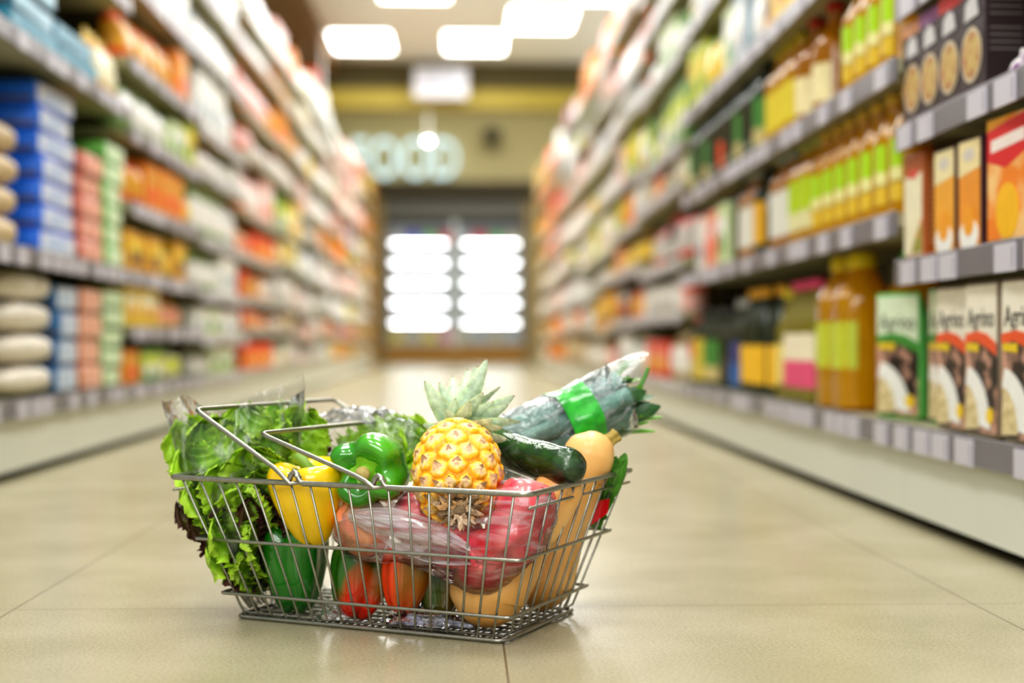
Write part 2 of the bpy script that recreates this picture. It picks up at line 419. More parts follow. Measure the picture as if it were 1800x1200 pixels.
# ------------------------------------------------------------------ pineapple
def pineapple():
    cpt = pb(804, 830, -.084)
    base_dir = Vector((.40, -.75, -.50))          # from the fruit's middle to its dried base (basket frame)
    M = BM @ axis_M(cpt, -base_dir, (1, 0, 0))
    root = empty('pineapple', M)
    tag(root, 'golden pineapple lying on the apples, dried base forward, grey-green crown behind', 'pineapple')
    ra, rb = .0515, .069
    NA, NR = 12, 9
    rr = random.Random(4); jit = {}
    for k in range(-1, NR + 1):
        for q in range(NA): jit[(k, q)] = (rr.uniform(-.1, .1), rr.uniform(-.1, .1), rr.uniform(.8, 1.15))
    nth, nz = 264, 170
    v, cols = [], []
    cg, cy, ct, cp, cb = [lin(x) for x in ((234, 150, 8), (250, 190, 30), (244, 208, 140), (222, 172, 140), (120, 78, 40))]
    def mix(a_, b_, t): t = max(0, min(1, t)); return tuple(a_[i] * (1 - t) + b_[i] * t for i in range(3)) + (1,)
    eyes = []
    for i in range(nz + 1):
        t = i / nz; lat = -PI / 2 + PI * t
        z = rb * math.copysign(abs(math.sin(lat)) ** .94, math.sin(lat)); r0 = ra * max(math.cos(lat), 0) ** .72
        row = t * NR
        for j in range(nth):
            th = 2 * PI * j / nth; ua = th / (2 * PI) * NA
            best = 9; bd = None
            for k in (math.floor(row) - 1, math.floor(row), math.floor(row) + 1):
                sh = .5 * (k % 2) + .18 * k * 0
                for q in (math.floor(ua - sh) - 1, math.floor(ua - sh), math.floor(ua - sh) + 1, math.floor(ua - sh) + 2):
                    jx, jy, jh = jit.get((k, q % NA), (0, 0, 1))
                    dx = (ua - sh - q - .5 - jx) * 1.0; dy = (row - k - .5 - jy) * .95
                    d_ = (abs(dx) ** 2.2 + abs(dy) ** 2.2 + .8 * abs(dx * dy)) ** (1 / 2.2)
                    if d_ < best: best = d_; bd = (dx, dy, jh)
            e = max(0, 1 - best / .60)
            h = (min(1, e * 2.6) ** .6) * .0036 * bd[2] + .0012 * max(0, 1 - best / .16)
            fade = min(1, r0 / (ra * .35))
            nn = fbm((math.cos(th) * 3, math.sin(th) * 3, t * 9), 2.2, 4)
            r = r0 + (h + nn * .0008) * fade
            zz = z + (h * math.sin(lat) * .8)
            v.append((r * math.cos(th), r * math.sin(th), zz))
            c_ = mix(cg, cy, e * 4)
            n2 = fbm((math.cos(th) * 3, math.sin(th) * 3, t * 9 + 5), 7.0, 3)
            c_ = mix(c_, ct, (e - .26) * 3.2 + n2 * 1.0)
            c_ = mix(c_, cp, (e - .50) * 2 + n2 * 1.2)
            c_ = mix(c_, cb, (e - .90) * 6 + (1.1 if n2 > .62 and e > .3 else 0))
            if t < .17: c_ = mix(c_, lin((120, 100, 72)), (.17 - t) * 12 + nn * .5)
            cols.append(c_)
    f = [(i * nth + j, i * nth + (j + 1) % nth, (i + 1) * nth + (j + 1) % nth, (i + 1) * nth + j) for i in range(nz) for j in range(nth)]
    b_ = MB().add((v, f), 0, None, cols=cols)
    # little papery bract in each eye
    for k in range(0, NR):
        t = (k + .5) / NR
        for q in range(NA):
            jx, jy, _h = jit[(k, q)]
            th = 2 * PI * (q + .5 + .5 * (k % 2) + jx) / NA; lat = -PI / 2 + PI * (t + jy / NR)
            z = rb * math.copysign(abs(math.sin(lat)) ** .94, math.sin(lat)); r0 = ra * max(math.cos(lat), .0) ** .72 + .0040
            o = Vector((r0 * math.cos(th), r0 * math.sin(th), z)); nr = Vector((math.cos(th) * math.cos(lat), math.sin(th) * math.cos(lat), math.sin(lat))).normalized()
            tg = Vector((-math.sin(th), math.cos(th), 0)); up = nr.cross(tg).normalized()
            w = rr.uniform(.003, .005); l = rr.uniform(.004, .0075)
            if t < .3: l *= 1.35; w *= 1.4
            tip = o + up * l + nr * rr.uniform(.0006, .0026) + tg * rr.uniform(-.002, .002)
            cc = lin(rr.choice([(214, 172, 128), (196, 150, 112), (170, 128, 90), (226, 190, 150)]))
            dd = lin((150, 108, 70))
            b_.add(([o - tg * w - up * .002, o + tg * w - up * .002, o + tg * w * .6 + up * l * .5 + nr * .0012, tip, o - tg * w * .6 + up * l * .5 + nr * .0012], [(0, 1, 2, 3, 4)]), 0, None, cols=[cc, cc, cc, dd, cc])
    b_.build('fruit', mat_attr('pineapple_skin', rough=.5, var=.22, scale=190, bump=.5), root, colors=True)
    # dried base
    d = MB()
    d.add(revolve([(.004, -rb - .0045), (.0105, -rb - .0035), (.013, -rb + .002), (.016, -rb + .008)], 18), 0, None, col=lin((160, 138, 112)))
    for k in range(64):
        th = rr.uniform(0, 2 * PI); r1 = rr.uniform(.006, .024); l = rr.uniform(.007, .016)
        lat = math.acos(min(1, r1 / ra)) ; z1 = -rb * math.sin(lat) ** .94 - .0055
        o = Vector((r1 * math.cos(th), r1 * math.sin(th), z1)); tg = Vector((-math.sin(th), math.cos(th), 0)); ou = Vector((math.cos(th), math.sin(th), rr.uniform(-.5, .6))).normalized()
        w = rr.uniform(.0025, .0055); cc = lin(rr.choice([(206, 176, 146), (182, 154, 124), (222, 194, 166), (150, 124, 98), (232, 206, 178), (226, 180, 130)]))
        nrm = Vector((0, 0, -1))
        mid = o + ou * l * .6 + nrm * rr.uniform(0, .004); tip = o + ou * l + nrm * rr.uniform(-.002, .007) + tg * rr.uniform(-.004, .004)
        d.add(([o - tg * w * .8, o + tg * w * .8, mid + tg * w * .7, tip, mid - tg * w * .6], [(0, 1, 2, 4), (4, 2, 3)]), 0, None, col=cc)
    d.build('dried_base', mat_attr('pineapple_dry', rough=.85, var=.35, scale=260, bump=.5), root, colors=True)
    # crown of stiff leaves; grows out of the far end and turns upward
    MI = M.inverted()
    top = M @ Vector((0, 0, rb - .004))
    def cl(u_, v_, d_, L=None): return at(u_, v_, d_)
    spikes = []
    dep = 1.79
    tips = [(857, 630, 1.80), (838, 642, 1.80), (822, 648, 1.83), (746, 669, 1.77), (772, 672, 1.79), (905, 695, 1.77), (893, 712, 1.75), (898, 738, 1.73), (884, 752, 1.72), (742, 746, 1.77), (750, 752, 1.75), (892, 772, 1.73),
            (850, 690, 1.74), (826, 705, 1.73), (800, 700, 1.75), (868, 705, 1.75), (782, 718, 1.75), (845, 660, 1.84), (795, 660, 1.86), (880, 680, 1.86), (760, 700, 1.86), (915, 742, 1.84), (865, 738, 1.72), (812, 735, 1.72)]
    cr = MB()
    ca, cm, ce = lin((156, 184, 148)), lin((204, 220, 194)), lin((216, 230, 176))
    up = Vector((0, 0, 1))
    for n_, (tu, tv, td) in enumerate(tips):
        tip = at(tu, tv, td); root_p = top + (tip - top) * .02 + Vector((rr.uniform(-.008, .008), rr.uniform(-.006, .006), rr.uniform(-.004, .006)))
        ch = tip - root_p; L = ch.length
        bow = (ch.cross(up)).cross(ch).normalized() * L * rr.uniform(-.16, -.06)
        ax = (M.to_3x3() @ Vector((0, 0, 1))).normalized()
        p1 = root_p + ax * L * .25 + ch * .22
        pts = catmull([root_p, root_p + (p1 - root_p) * .8 + ch * .06, root_p + ch * .62 + ax * L * .06, tip], 6)
        view = (CP - root_p).normalized()
        wmax = min(.0165, .0095 + L * .085)
        nn = len(pts); vv = []; cc = []
        for i, p in enumerate(pts):
            t = i / (nn - 1); tan = (pts[min(i + 1, nn - 1)] - pts[max(i - 1, 0)]).normalized()
            out = (p - (top - ax * .03)); out = (out - tan * out.dot(tan))
            outn = out.normalized() if out.length > 1e-5 else view
            side = tan.cross(outn).normalized()
            w = wmax * (.75 + .5 * t) * (1 - t ** 1.8) ** .9 + .0003
            for s_ in (-1, -.55, 0, .55, 1):
                vv.append(p + side * w * s_ + outn * (abs(s_) ** 1.6) * w * .32)
                m_ = fbm(p + side * s_ * .01, 60, 3) * .35
                a_ = mix(ca, cm, .5 + .9 * t - .5 + m_ + (0.35 if s_ == 0 else 0))
                cc.append(mix(a_, ce, (abs(s_) - .7) * 2.2) if t < .97 else lin((150, 96, 40)))
        ff = [(i * 5 + j, i * 5 + j + 1, (i + 1) * 5 + j + 1, (i + 1) * 5 + j) for i in range(nn - 1) for j in range(4)]
        cr.add((vv, ff), 0, MI, cols=cc)
    cr.build('crown', mat_attr('pineapple_crown', rough=.5, var=.25, scale=120, bump=.25, sheen_trans=.2), root, colors=True)
    return root
pineapple()

# ------------------------------------------------------------------ apples in a clear bag
apple_m = mat_two('apple_skin', (240, 48, 76), (250, 140, 130), scale=28, lo=.40, hi=.72, rough=.25, coat=.4, stretch=(1, 1, .16))
apple_y = mat_two('apple_skin_striped', (248, 122, 100), (252, 186, 130), scale=24, lo=.35, hi=.7, rough=.28, coat=.3, stretch=(1, 1, .16))
def apple(p, r, zd, m, seed):
    root = empty('apple', BM @ axis_M(p, zd))
    pr = catmull([(0, 0, .62), (.18, 0, .70), (.45, 0, .92), (.78, 0, .86), (1, 0, .35), (.96, 0, -.2), (.72, 0, -.68), (.42, 0, -.88), (.18, 0, -.80), (0, 0, -.72)], 4)
    def fn(x, y, z, th, i): k = 1 + .03 * math.cos(5 * th + seed) * (z < 0); return (x * k, y * k, z)
    vf = revolve([(max(q.x, .002) * r, q.z * r) for q in reversed(pr)], 28, fn, cap=False)
    MB().add(vf).build('flesh', m, root)
    MB().add(tube(catmull([(0, 0, .6 * r), (.02 * r, 0, .85 * r), (.12 * r, .04 * r, 1.12 * r)], 4), .0016, 7)).build('stalk', mat('apple_stalk', (96, 70, 36), rough=.8), root)
    return root
AP = [((640, 930), -.098, .034, (-.5, .3, .7), apple_y, 'orange-striped red apple, the one nearest the yellow pepper'),
      ((735, 915), -.075, .034, (.3, .5, .7), apple_m, 'red apple in the bag, just above the orange-red pepper'),
      ((795, 950), -.098, .034, (.1, .8, .4), apple_m, 'red apple in the bag, directly under the pineapple base'),
      ((848, 986), -.098, .034, (.5, -.5, .6), apple_m, 'red apple lowest in the bag, resting on the squash bulb'),
      ((900, 945), -.092, .035, (.2, .5, .8), apple_m, 'red apple in the bag, beside the squash neck'),
      ((922, 898), -.080, .036, (.1, .3, .9), apple_m, 'red apple highest in the bag, behind the rim corner')]
apts = []
for k, ((u_, v_), yl, r, zd, m, lab) in enumerate(AP):
    p = pb(u_, v_, yl); apts.append((p, r)); tag(apple(p, r, zd, m, k), lab, 'apple', 'apples in the clear plastic bag')
def hull_bag(name, balls, pad, mats, seed, amp=.004, extra=()):
    bm = bmesh.new(); rr = random.Random(seed)
    for p, r in balls:
        for k in range(70):
            t = (k + .5) / 70; ph = math.acos(1 - 2 * t); th = PI * (1 + 5 ** .5) * k
            bm.verts.new(p + Vector((math.cos(th) * math.sin(ph), math.sin(th) * math.sin(ph), math.cos(ph))) * (r + pad))
    for p in extra: bm.verts.new(p)
    res = bmesh.ops.convex_hull(bm, input=list(bm.verts))
    kill = [g for g in res['geom_interior'] if isinstance(g, bmesh.types.BMVert)] + [g for g in res.get('geom_unused', []) if isinstance(g, bmesh.types.BMVert)]
    bmesh.ops.delete(bm, geom=list(set(kill)), context='VERTS')
    bmesh.ops.triangulate(bm, faces=bm.faces)
    for _ in range(4):
        es = [e for e in bm.edges if e.calc_length() > .009]
        if not es: break
        bmesh.ops.subdivide_edges(bm, edges=es, cuts=1); bmesh.ops.triangulate(bm, faces=bm.faces)
    # shrink towards the contents, wrinkle
    for q in bm.verts:
        best = min((q.co - p).length - r for p, r in balls)
        cen = min(balls, key=lambda b_: (q.co - b_[0]).length - b_[1])
        if best > .006:
            q.co += (cen[0] - q.co).normalized() * (best - .005) * .45
    for _ in range(2): bmesh.ops.smooth_vert(bm, verts=bm.verts, factor=.5, use_axis_x=True, use_axis_y=True, use_axis_z=True)
    bm.normal_update()
    for q in bm.verts:
        w = fbm((q.co.x * .5 + q.co.z * .9, q.co.y, q.co.z * 1.6 - q.co.x * .5), 42, 4)
        q.co += q.normal * (amp * w + .0015)
    o = bpy.data.objects.new(name, bpy.data.meshes.new(name)); bm.to_mesh(o.data); bm.free()
    for p in o.data.polygons: p.use_smooth = True
    o.data.materials.append(mats); C.objects.link(o); o.matrix_world = BM
    return o
film_a = mat_film('bag_film', milky=.12, stretch=(.28, 1, 2.6), scale=38, gloss=.16, bumpk=.35, fres=.9, lo=.47, hi=.66)
bag = hull_bag('produce_bag', apts, .003, film_a, 3, .0035)
tag(bag, 'thin clear plastic bag stretched over the red apples', 'plastic bag')
# loose slack tail of the bag, twisted, lying over the front
def slack(u_, v_):
    x = pb(612 + 215 * u_, 905 + 70 * u_ ** 1.1 + (v_ - .5) * (14 + 66 * math.sin(PI * min(1, u_ * .9))), -.139 + .007 * math.sin(7 * v_ + 3 * u_))
    x.y += .006 * fbm((u_ * 1.2, v_ * 7, 0), 2.2, 3)
    return x
MB().add(grid(slack, 40, 24)).build('bag_neck', mat_film('bag_film_thick', milky=.20, stretch=(.2, 1, 2.8), scale=36, gloss=.25, bumpk=.25, fres=.6, lo=.34, hi=.60), bag)
bag.children[0].matrix_parent_inverse = Matrix(); bag.children[0].matrix_world = BM

# ------------------------------------------------------------------ butternut squashes
sq_m = mat_two('squash_skin', (240, 192, 124), (228, 170, 92), scale=16, lo=.38, hi=.66, rough=.42, coat=.12)
def squash(name, pts, rads, stem_dir=None, lab='', stem_at=None):
    root = empty(name, BM @ Matrix.Translation(pts[0]))
    P = catmull(pts, 8); rs = [q.x for q in catmull([(r, 0, 0) for r in rads], 8)]
    P = [p - pts[0] for p in P]
    v, f = tube(P, [max(r, .0008) for r in rs], 30)
    v = [p + (p.normalized() if p.length > 0 else p) * .0012 * fbm(p, 22, 3) for p in v]
    MB().add((v, f)).build('skin', sq_m, root)
    if stem_dir is not None:
        e = stem_at - pts[0]; d = Vector(stem_dir).normalized()
        def fn(x, y, z, th, i): k = 1 + .16 * math.cos(5 * th); return (x * k, y * k, z)
        MB().add(revolve([(.0125, -.008), (.0105, .002), (.008, .009), (.0078, .015), (.009, .019), (.0075, .0205), (.002, .0205)], 30, fn), 0, axis_M(e, d)).build('stem', mat('squash_stem', (158, 136, 66), rough=.8, var=.3, scale=200, bump=.5), root)
    tag(root, lab, 'squash'); return root
SA = [pb(862, 1102, -.048), pb(862, 1094, -.050), pb(864, 1070, -.056), pb(870, 1040, -.056), pb(894, 1004, -.050), pb(926, 962, -.040), pb(960, 915, -.030), pb(986, 874, -.022), pb(1002, 848, -.016), pb(1009, 836, -.014)]
SA = [p + Vector((-.006, 0, .005)) for p in SA]
squash('butternut_squash', SA, [.002, .020, .041, .0485, .044, .035, .031, .030, .024, .004], None, 'butternut squash with its round bulb at the front corner of the basket')
SB = [pb(952, 1078, .062), pb(954, 1072, .062), pb(958, 1051, .063), pb(964, 1022, .064), pb(978, 980, .068), pb(997, 930, .073), pb(1018, 880, .078), pb(1037, 832, .084), pb(1046, 800, .088), pb(1050, 778, .089), pb(1051, 766, .089)]
SB = [p + Vector((-.007, 0, .006)) for p in SB]
squash('butternut_squash', SB, [.002, .018, .034, .040, .037, .032, .0305, .032, .032, .024, .005], pb(1094, 756, .112) - pb(1062, 780, .098), 'butternut squash standing against the end wires, stem up beside the leeks', pb(1064, 780, .098))

# ------------------------------------------------------------------ wrapped cucumber
def cucumber():
    pts = [pb(825, 764, .062), pb(850, 773, .050), pb(890, 790, .027), pb(930, 804, -.002), pb(970, 814, -.022), pb(996, 820, -.035), pb(1008, 822.5, -.042), pb(1014, 823.4, -.045), pb(1018, 824, -.047)]
    o = pts[0]; root = empty('cucumber', BM @ Matrix.Translation(o))
    tag(root, 'dark green cucumber in clear film pointing out between pineapple and squash', 'cucumber')
    P = [p - o for p in catmull(pts, 10)]; n = len(P)
    rs = []; al = [0.0]
    for i in range(1, n): al.append(al[-1] + (P[i] - P[i - 1]).length)
    for i in range(n):
        t = al[i] / al[-1]; e = min(al[i] / .02, 1, (al[-1] - al[i]) / .026); rs.append(max(.0006, .0222 * math.sqrt(max(0, 1 - (1 - e) ** 2)) * (.95 + .07 * math.sin(t * 2))))
    v, f = tube(P, rs, 28)
    MB().add((v, f)).build('skin', mat_two('cucumber_skin', (34, 84, 26), (84, 138, 52), scale=24, lo=.42, hi=.75, rough=.35, coat=.3), root)
    rs2 = [r + .0012 for r in rs]; v, f = tube(P, rs2, 40)
    v2 = []
    for k, p in enumerate(v):
        i = k // 40; q = P[i]; d = (p - q)
        v2.append(q + d * (1 + .045 * max(0, fbm((p.x * .5, p.y * .5, (k % 40) / 40 * .12), 75, 3))))
    MB().add((v2, f)).build('film_wrap', mat_film('cling_film', milky=.03, stretch=(.5, .5, 1.6), scale=70, gloss=.08, bumpk=.6, fres=1.0, lo=.56, hi=.72), root)
cucumber()

# ------------------------------------------------------------------ leeks in a sleeve with a green tape
def leeks():
    S, E = at(880, 792, 1.90), at(1096, 700, 1.95)
    d = (E - S).normalized(); L = (E - S).length
    M = axis_M(S, d, (0, 0, 1))
    rr = random.Random(9)
    offs = [(.0235 * math.cos(rad(72 * k + 8)), .0235 * math.sin(rad(72 * k + 8))) for k in range(5)]
    la, lb, lc = lin((196, 214, 190)), lin((126, 168, 154)), lin((60, 112, 78))
    names = ['leek on top of the sleeved bundle', 'leek at the back of the sleeved bundle', 'leek at the front of the sleeved bundle', 'leek tucked in the far side of the sleeve', 'leek on the near side of the sleeve', 'leek at the underside of the sleeved bundle']
    def mix(a_, b_, t): t = max(0, min(1, t)); return tuple(a_[i] * (1 - t) + b_[i] * t for i in range(3)) + (1,)
    lm = mat_attr('leek_green', rough=.4, var=.2, scale=80, bump=.2, sheen_trans=.15)
    for k, (ox, oy) in enumerate(offs):
        root = empty('leek', M @ Matrix.Translation((ox, oy, 0)))
        tag(root, 'grey-green ' + names[k] + ' behind the squash', 'leek', 'leeks in the plastic sleeve')
        pts = [Vector((0, 0, 0)), Vector((0, 0, L * .35)), Vector((0, 0, L * .75)), Vector((ox * .15, oy * .15, L))]
        P = catmull(pts, 8); n = len(P); v, f = tube(P, [.0124 + .0013 * i / n for i in range(n)], 18)
        cc = [mix(mix(la, lb, .55 + (i // 18) / n * 1.2), lb, 0) for i in range(len(v))]
        cc = [mix(c_, lc, .25 * (.5 + .5 * math.sin((i % 18) * 2.1)) * (i // 18) / n) for i, c_ in enumerate(cc)]
        MB().add((v, f), 0, None, cols=cc).build('shaft', lm, root, colors=True)
        for q in range(3):
            b_ = MB(); th = rr.uniform(0, 2 * PI); ll = rr.uniform(.018, .042); sp = rr.uniform(.1, .5)
            dirx, diry = math.cos(th), math.sin(th)
            bright = rr.random() < .4
            def lf(u_, v_):
                t = v_; w = .0125 * (1 - .25 * t); s_ = (u_ - .5) * 2
                z = L * .97 + t * ll; o_ = .007 + t * ll * sp
                p = Vector((ox * .15 + dirx * o_, oy * .15 + diry * o_, z)); sd = Vector((-diry, dirx, 0))
                return p + sd * w * s_ + Vector((dirx, diry, 0)) * (-.005 * s_ * s_ ) + Vector((0, 0, .006 * math.sin(3 * s_ + q)))
            vf = grid(lf, 6, 6)
            c1 = lin((96, 156, 44)) if bright else lin((38, 84, 44)); c2 = lin((140, 196, 60)) if bright else lin((70, 116, 66))
            b_.add(vf, 0, None, cols=[mix(c1, c2, .5 + fbm(p, 60, 2)) for p in vf[0]]).build('leaf', lm, root, colors=True)
    # sleeve
    sl = empty('plastic_sleeve', M); tag(sl, 'clear crinkled plastic sleeve with a bright green tape around the leeks', 'packaging')
    def rad_at(t, th): return .0415 + .008 * t + .0022 * math.sin(5 * th + 9 * t) + .0016 * fbm((math.cos(th), math.sin(th), t * 2), 4, 3)
    def sf(u_, v_):
        th = 2 * PI * u_; t = -.08 + v_ * 1.08; r = rad_at(t, th) * (1 if t > .02 else .9)
        tip = .012 * math.sin(th * 2 + 1) + .010 * math.sin(5 * th) + (.035 * max(0, math.cos(th)) ** 3) if v_ > .999 else 0
        return (r * math.cos(th), r * math.sin(th), t * L + (tip if v_ > .97 else 0))
    MB().add(grid(sf, 64, 40)).build('film', mat_film('sleeve_film', milky=.14, stretch=(1, 1, .7), scale=60, tint=(.96, 1.0, 1.0), gloss=.14, bumpk=.9, fres=1.3, lo=.52, hi=.72), sl)
    def tf(u_, v_):
        th = 2 * PI * u_; t = .47 + .24 * v_ + .02 * math.sin(th); r = rad_at(t, th) + .0012
        return (r * math.cos(th), r * math.sin(th), t * L)
    MB().add(grid(tf, 64, 8)).build('green_tape', mat_two('green_tape', (20, 150, 24), (36, 176, 36), scale=60, rough=.3, coat=.5), sl)
    # twisted silvery top corner
    def cf(u_, v_):
        p = at(1030 + 36 * u_ + 14 * v_, 682 - 46 * u_ * (1 - .25 * v_) + 34 * v_, 1.93 + .012 * math.sin(9 * u_ + 5 * v_))
        return M.inverted() @ p
    MB().add(grid(cf, 14, 14)).build('film_corner', mat_film('sleeve_film_thick', milky=.24, stretch=(1, 1, .5), scale=70, gloss=.16, bumpk=.9), sl)
    # spring onion stalk and loose leaves sticking out
    so = empty('spring_onion', M); tag(so, 'thin bent green onion leaf sticking up from the leek tops', 'onion')
    MI = M.inverted()
    MB().add(tube([MI @ p for p in catmull([at(1060, 726, 1.95), at(1084, 717, 1.95), at(1112, 697, 1.95), at(1130, 670, 1.95), at(1140, 645, 1.95)], 6)], [.0042 - .0016 * i / 24 for i in range(25)], 10)).build('leaf', mat('onion_leaf', (92, 150, 62), rough=.4), so)
    for k, (pts, w, col, lab) in enumerate([
        ([(1070, 748), (1110, 738), (1164, 733)], .008, (128, 182, 84), 'pale green flat leek leaf pointing outward beyond the basket end'),
        ([(1072, 756), (1108, 748), (1140, 742)], .006, (118, 190, 44), 'short bright green leek leaf under the pale one'),
        ([(1075, 764), (1112, 758), (1152, 758)], .006, (110, 182, 40), 'bright green leek leaf end, lowest of the loose leaves')]):
        P = catmull([at(x, y, 1.95) for x, y in pts], 6); n = len(P); vv = []
        for i, p in enumerate(P):
            t = i / (n - 1); ww = w * (1 - t ** 3 * .8)
            for s_ in (-1, 0, 1): vv.append(p + Vector((0, .35 * s_, s_ * .9)) * ww * .7 + Vector((0, abs(s_) * .003, 0)))
        ff = [(i * 3 + j, i * 3 + j + 1, i * 3 + j + 4, i * 3 + j + 3) for i in range(n - 1) for j in range(2)]
        tag(MB().add((vv, ff)).build('leek_leaf', mat('leek_leaf_%d' % k, col, rough=.4, var=.2)), lab, 'leaf')
leeks()

# ------------------------------------------------------------------ greens with a red tag at the far right corner
def leaf_geo(L, W, seed, frill=.5, bend=1.0, nu=22, nv=22, cup=.25, waves=7):
    rr = random.Random(seed); ph = rr.uniform(0, 9); ph2 = rr.uniform(0, 9)
    vs, us = [], []
    for j in range(nv + 1):
        t = j / nv
        w = W * (.14 + .86 * math.sin(PI * min(1, .04 + t * .60)) ** 1.2) * (1 if t < .80 else math.sqrt(max(.03, 1 - ((t - .80) / .205) ** 2)))
        a = bend * t * t * 1.5
        yy = L * (t - .18 * bend * bend * t ** 3); zz = -L * .36 * bend * t * t
        nx, nz_ = math.sin(a), math.cos(a)
        for i in range(nu + 1):
            s_ = -1 + 2 * i / nu; e = abs(s_)
            tipk = max(0, (t - .72) / .28); ed = max(e ** 3, tipk ** 2)
            amp = frill * W * (.08 * e + .26 * ed)
            arc = t * waves + s_ * 2.6 * tipk
            wv = math.sin(2 * PI * arc + ph + (1.3 if s_ > 0 else 0)) + .62 * ed * math.sin(2 * PI * 2.7 * arc + ph2 + 4 * s_) + .34 * ed * math.sin(2 * PI * 5.3 * arc + ph + 3 * s_)
            h = amp * wv * .8 + cup * W * e * e - .10 * W * math.exp(-(s_ / .13) ** 2) * (1 - t)
            x = s_ * w * (1 + .07 * frill * math.sin(2 * PI * 1.9 * arc + ph2) * ed + .06 * math.sin(2 * PI * 5.9 * arc) * ed * e)
            vs.append(Vector((x, yy + nx * h + .05 * frill * W * ed * math.sin(2 * PI * 3.7 * arc + ph), zz + nz_ * h))); us.append((s_, t))
    f = [(j * (nu + 1) + i, j * (nu + 1) + i + 1, (j + 1) * (nu + 1) + i + 1, (j + 1) * (nu + 1) + i) for j in range(nv) for i in range(nu)]
    return vs, f, us
def mixc(a_, b_, t): t = max(0, min(1, t)); return tuple(a_[i] * (1 - t) + b_[i] * t for i in range(3)) + (1,)
def leaf_cols(vs, us, body, edge, rib):
    out = []
    for p, (s_, t) in zip(vs, us):
        e = abs(s_); n = fbm(p, 45, 3)
        c_ = mixc(body, edge, e ** 2.2 + .55 * max(0, t - .6) + n * .45)
        c_ = mixc(c_, rib, (1 - e / (.09 + .22 * (1 - t) ** 2)) * 1.2 * (1 - .65 * t))
        c_ = mixc(c_, rib, .45 * max(0, math.cos(26 * (t - .35 * e))) ** 8 * (1 - e))
        out.append(c_)
    return out
leaf_m = mat_attr('salad_leaf', rough=.42, var=.25, scale=90, bump=.35, sheen_trans=.32)
G_BODY, G_EDGE, G_RIB = lin((136, 194, 40)), lin((190, 230, 66)), lin((226, 240, 176))
D_BODY, D_EDGE, D_RIB = lin((96, 88, 44)), lin((88, 48, 44)), lin((160, 172, 96))
def dir_M(o, y, up):
    y = Vector(y).normalized(); up = Vector(up); z = (up - y * up.dot(y)).normalized(); x = y.cross(z)
    return Matrix(((x.x, y.x, z.x, o[0]), (x.y, y.y, z.y, o[1]), (x.z, y.z, z.z, o[2]), (0, 0, 0, 1)))

def greens():
    root = empty('herb_bunch', BM @ Matrix.Translation((.15, .10, .10)))
    tag(root, 'small dark green leafy bunch wedged in the far end corner of the basket', 'greens')
    MI = (BM @ Matrix.Translation((.15, .10, .10))).inverted(); rr = random.Random(2); b_ = MB()
    for k, (u_, v_, yl) in enumerate([(1084, 806, .11), (1096, 812, .10), (1090, 824, .09), (1100, 800, .12), (1078, 830, .11), (1060, 900, .10), (1046, 926, .10), (1070, 868, .10), (1088, 846, .11)]):
        tip = BM @ pb(u_, v_, yl); o = BM @ pb(1052 - k, 930 - 3 * k, .115)
        d = tip - o; vs, f, us = leaf_geo(d.length * 1.02, .0085, 40 + k, frill=.6, bend=.2, nu=10, nv=16)
        M = dir_M(o, d, (CP - o) + Vector((rr.uniform(-.8, .8), 0, rr.uniform(-.5, .5))))
        b_.add((vs, f), 0, MI @ M, cols=leaf_cols(vs, us, lin((70, 132, 44)), lin((96, 160, 56)), lin((140, 190, 96))))
    b_.build('leaves', leaf_m, root, colors=True)
    rt = MB()
    def cardf(u_, v_):
        a, b2, c2, d2 = Vector((1050, 880)), Vector((1072, 876)), Vector((1038, 924)), Vector((1068, 902))
        q = a * (1 - u_) * (1 - v_) + b2 * u_ * (1 - v_) + c2 * (1 - u_) * v_ + d2 * u_ * v_
        return MI @ (BM @ pb(q.x, q.y, .088 + .006 * math.sin(3 * u_)))
    rt.add(grid(cardf, 6, 6)); rt.build('red_tag', mat('red_card', (206, 18, 38), rough=.4), root)
greens()

# ------------------------------------------------------------------ lettuces in bags
def lettuce(name, lab, leaves, dark):
    o0 = leaves[0][0]; root = empty(name, Matrix.Translation(o0)); tag(root, lab, 'lettuce')
    MI = Matrix.Translation(-o0)
    for nm, want in (('green_leaves', False), ('dark_leaves', True)):
        b_ = MB(); k0 = 0
        for (o, tip, W, up, isd, frill, bend) in leaves:
            k0 += 1
            if isd != want: continue
            d = tip - o; vs, f, us = leaf_geo(d.length * 1.12, W, k0 * 7 + 1, frill=frill, bend=bend, nu=46, nv=84, waves=5 + k0 % 3)
            sh = .8 + .4 * random.Random(k0).random()
            cc = leaf_cols(vs, us, *( (D_BODY, D_EDGE, D_RIB) if isd else (tuple(x * sh for x in G_BODY[:3]), tuple(x * sh for x in G_EDGE[:3]), G_RIB)))
            b_.add((vs, f), 0, MI @ dir_M(o, d, up), cols=cc)
        if b_.v: b_.build(nm, leaf_m, root, colors=True)
    return root
rr = random.Random(12)
lv = []
heart = BM @ pb(462, 1040, -.045)
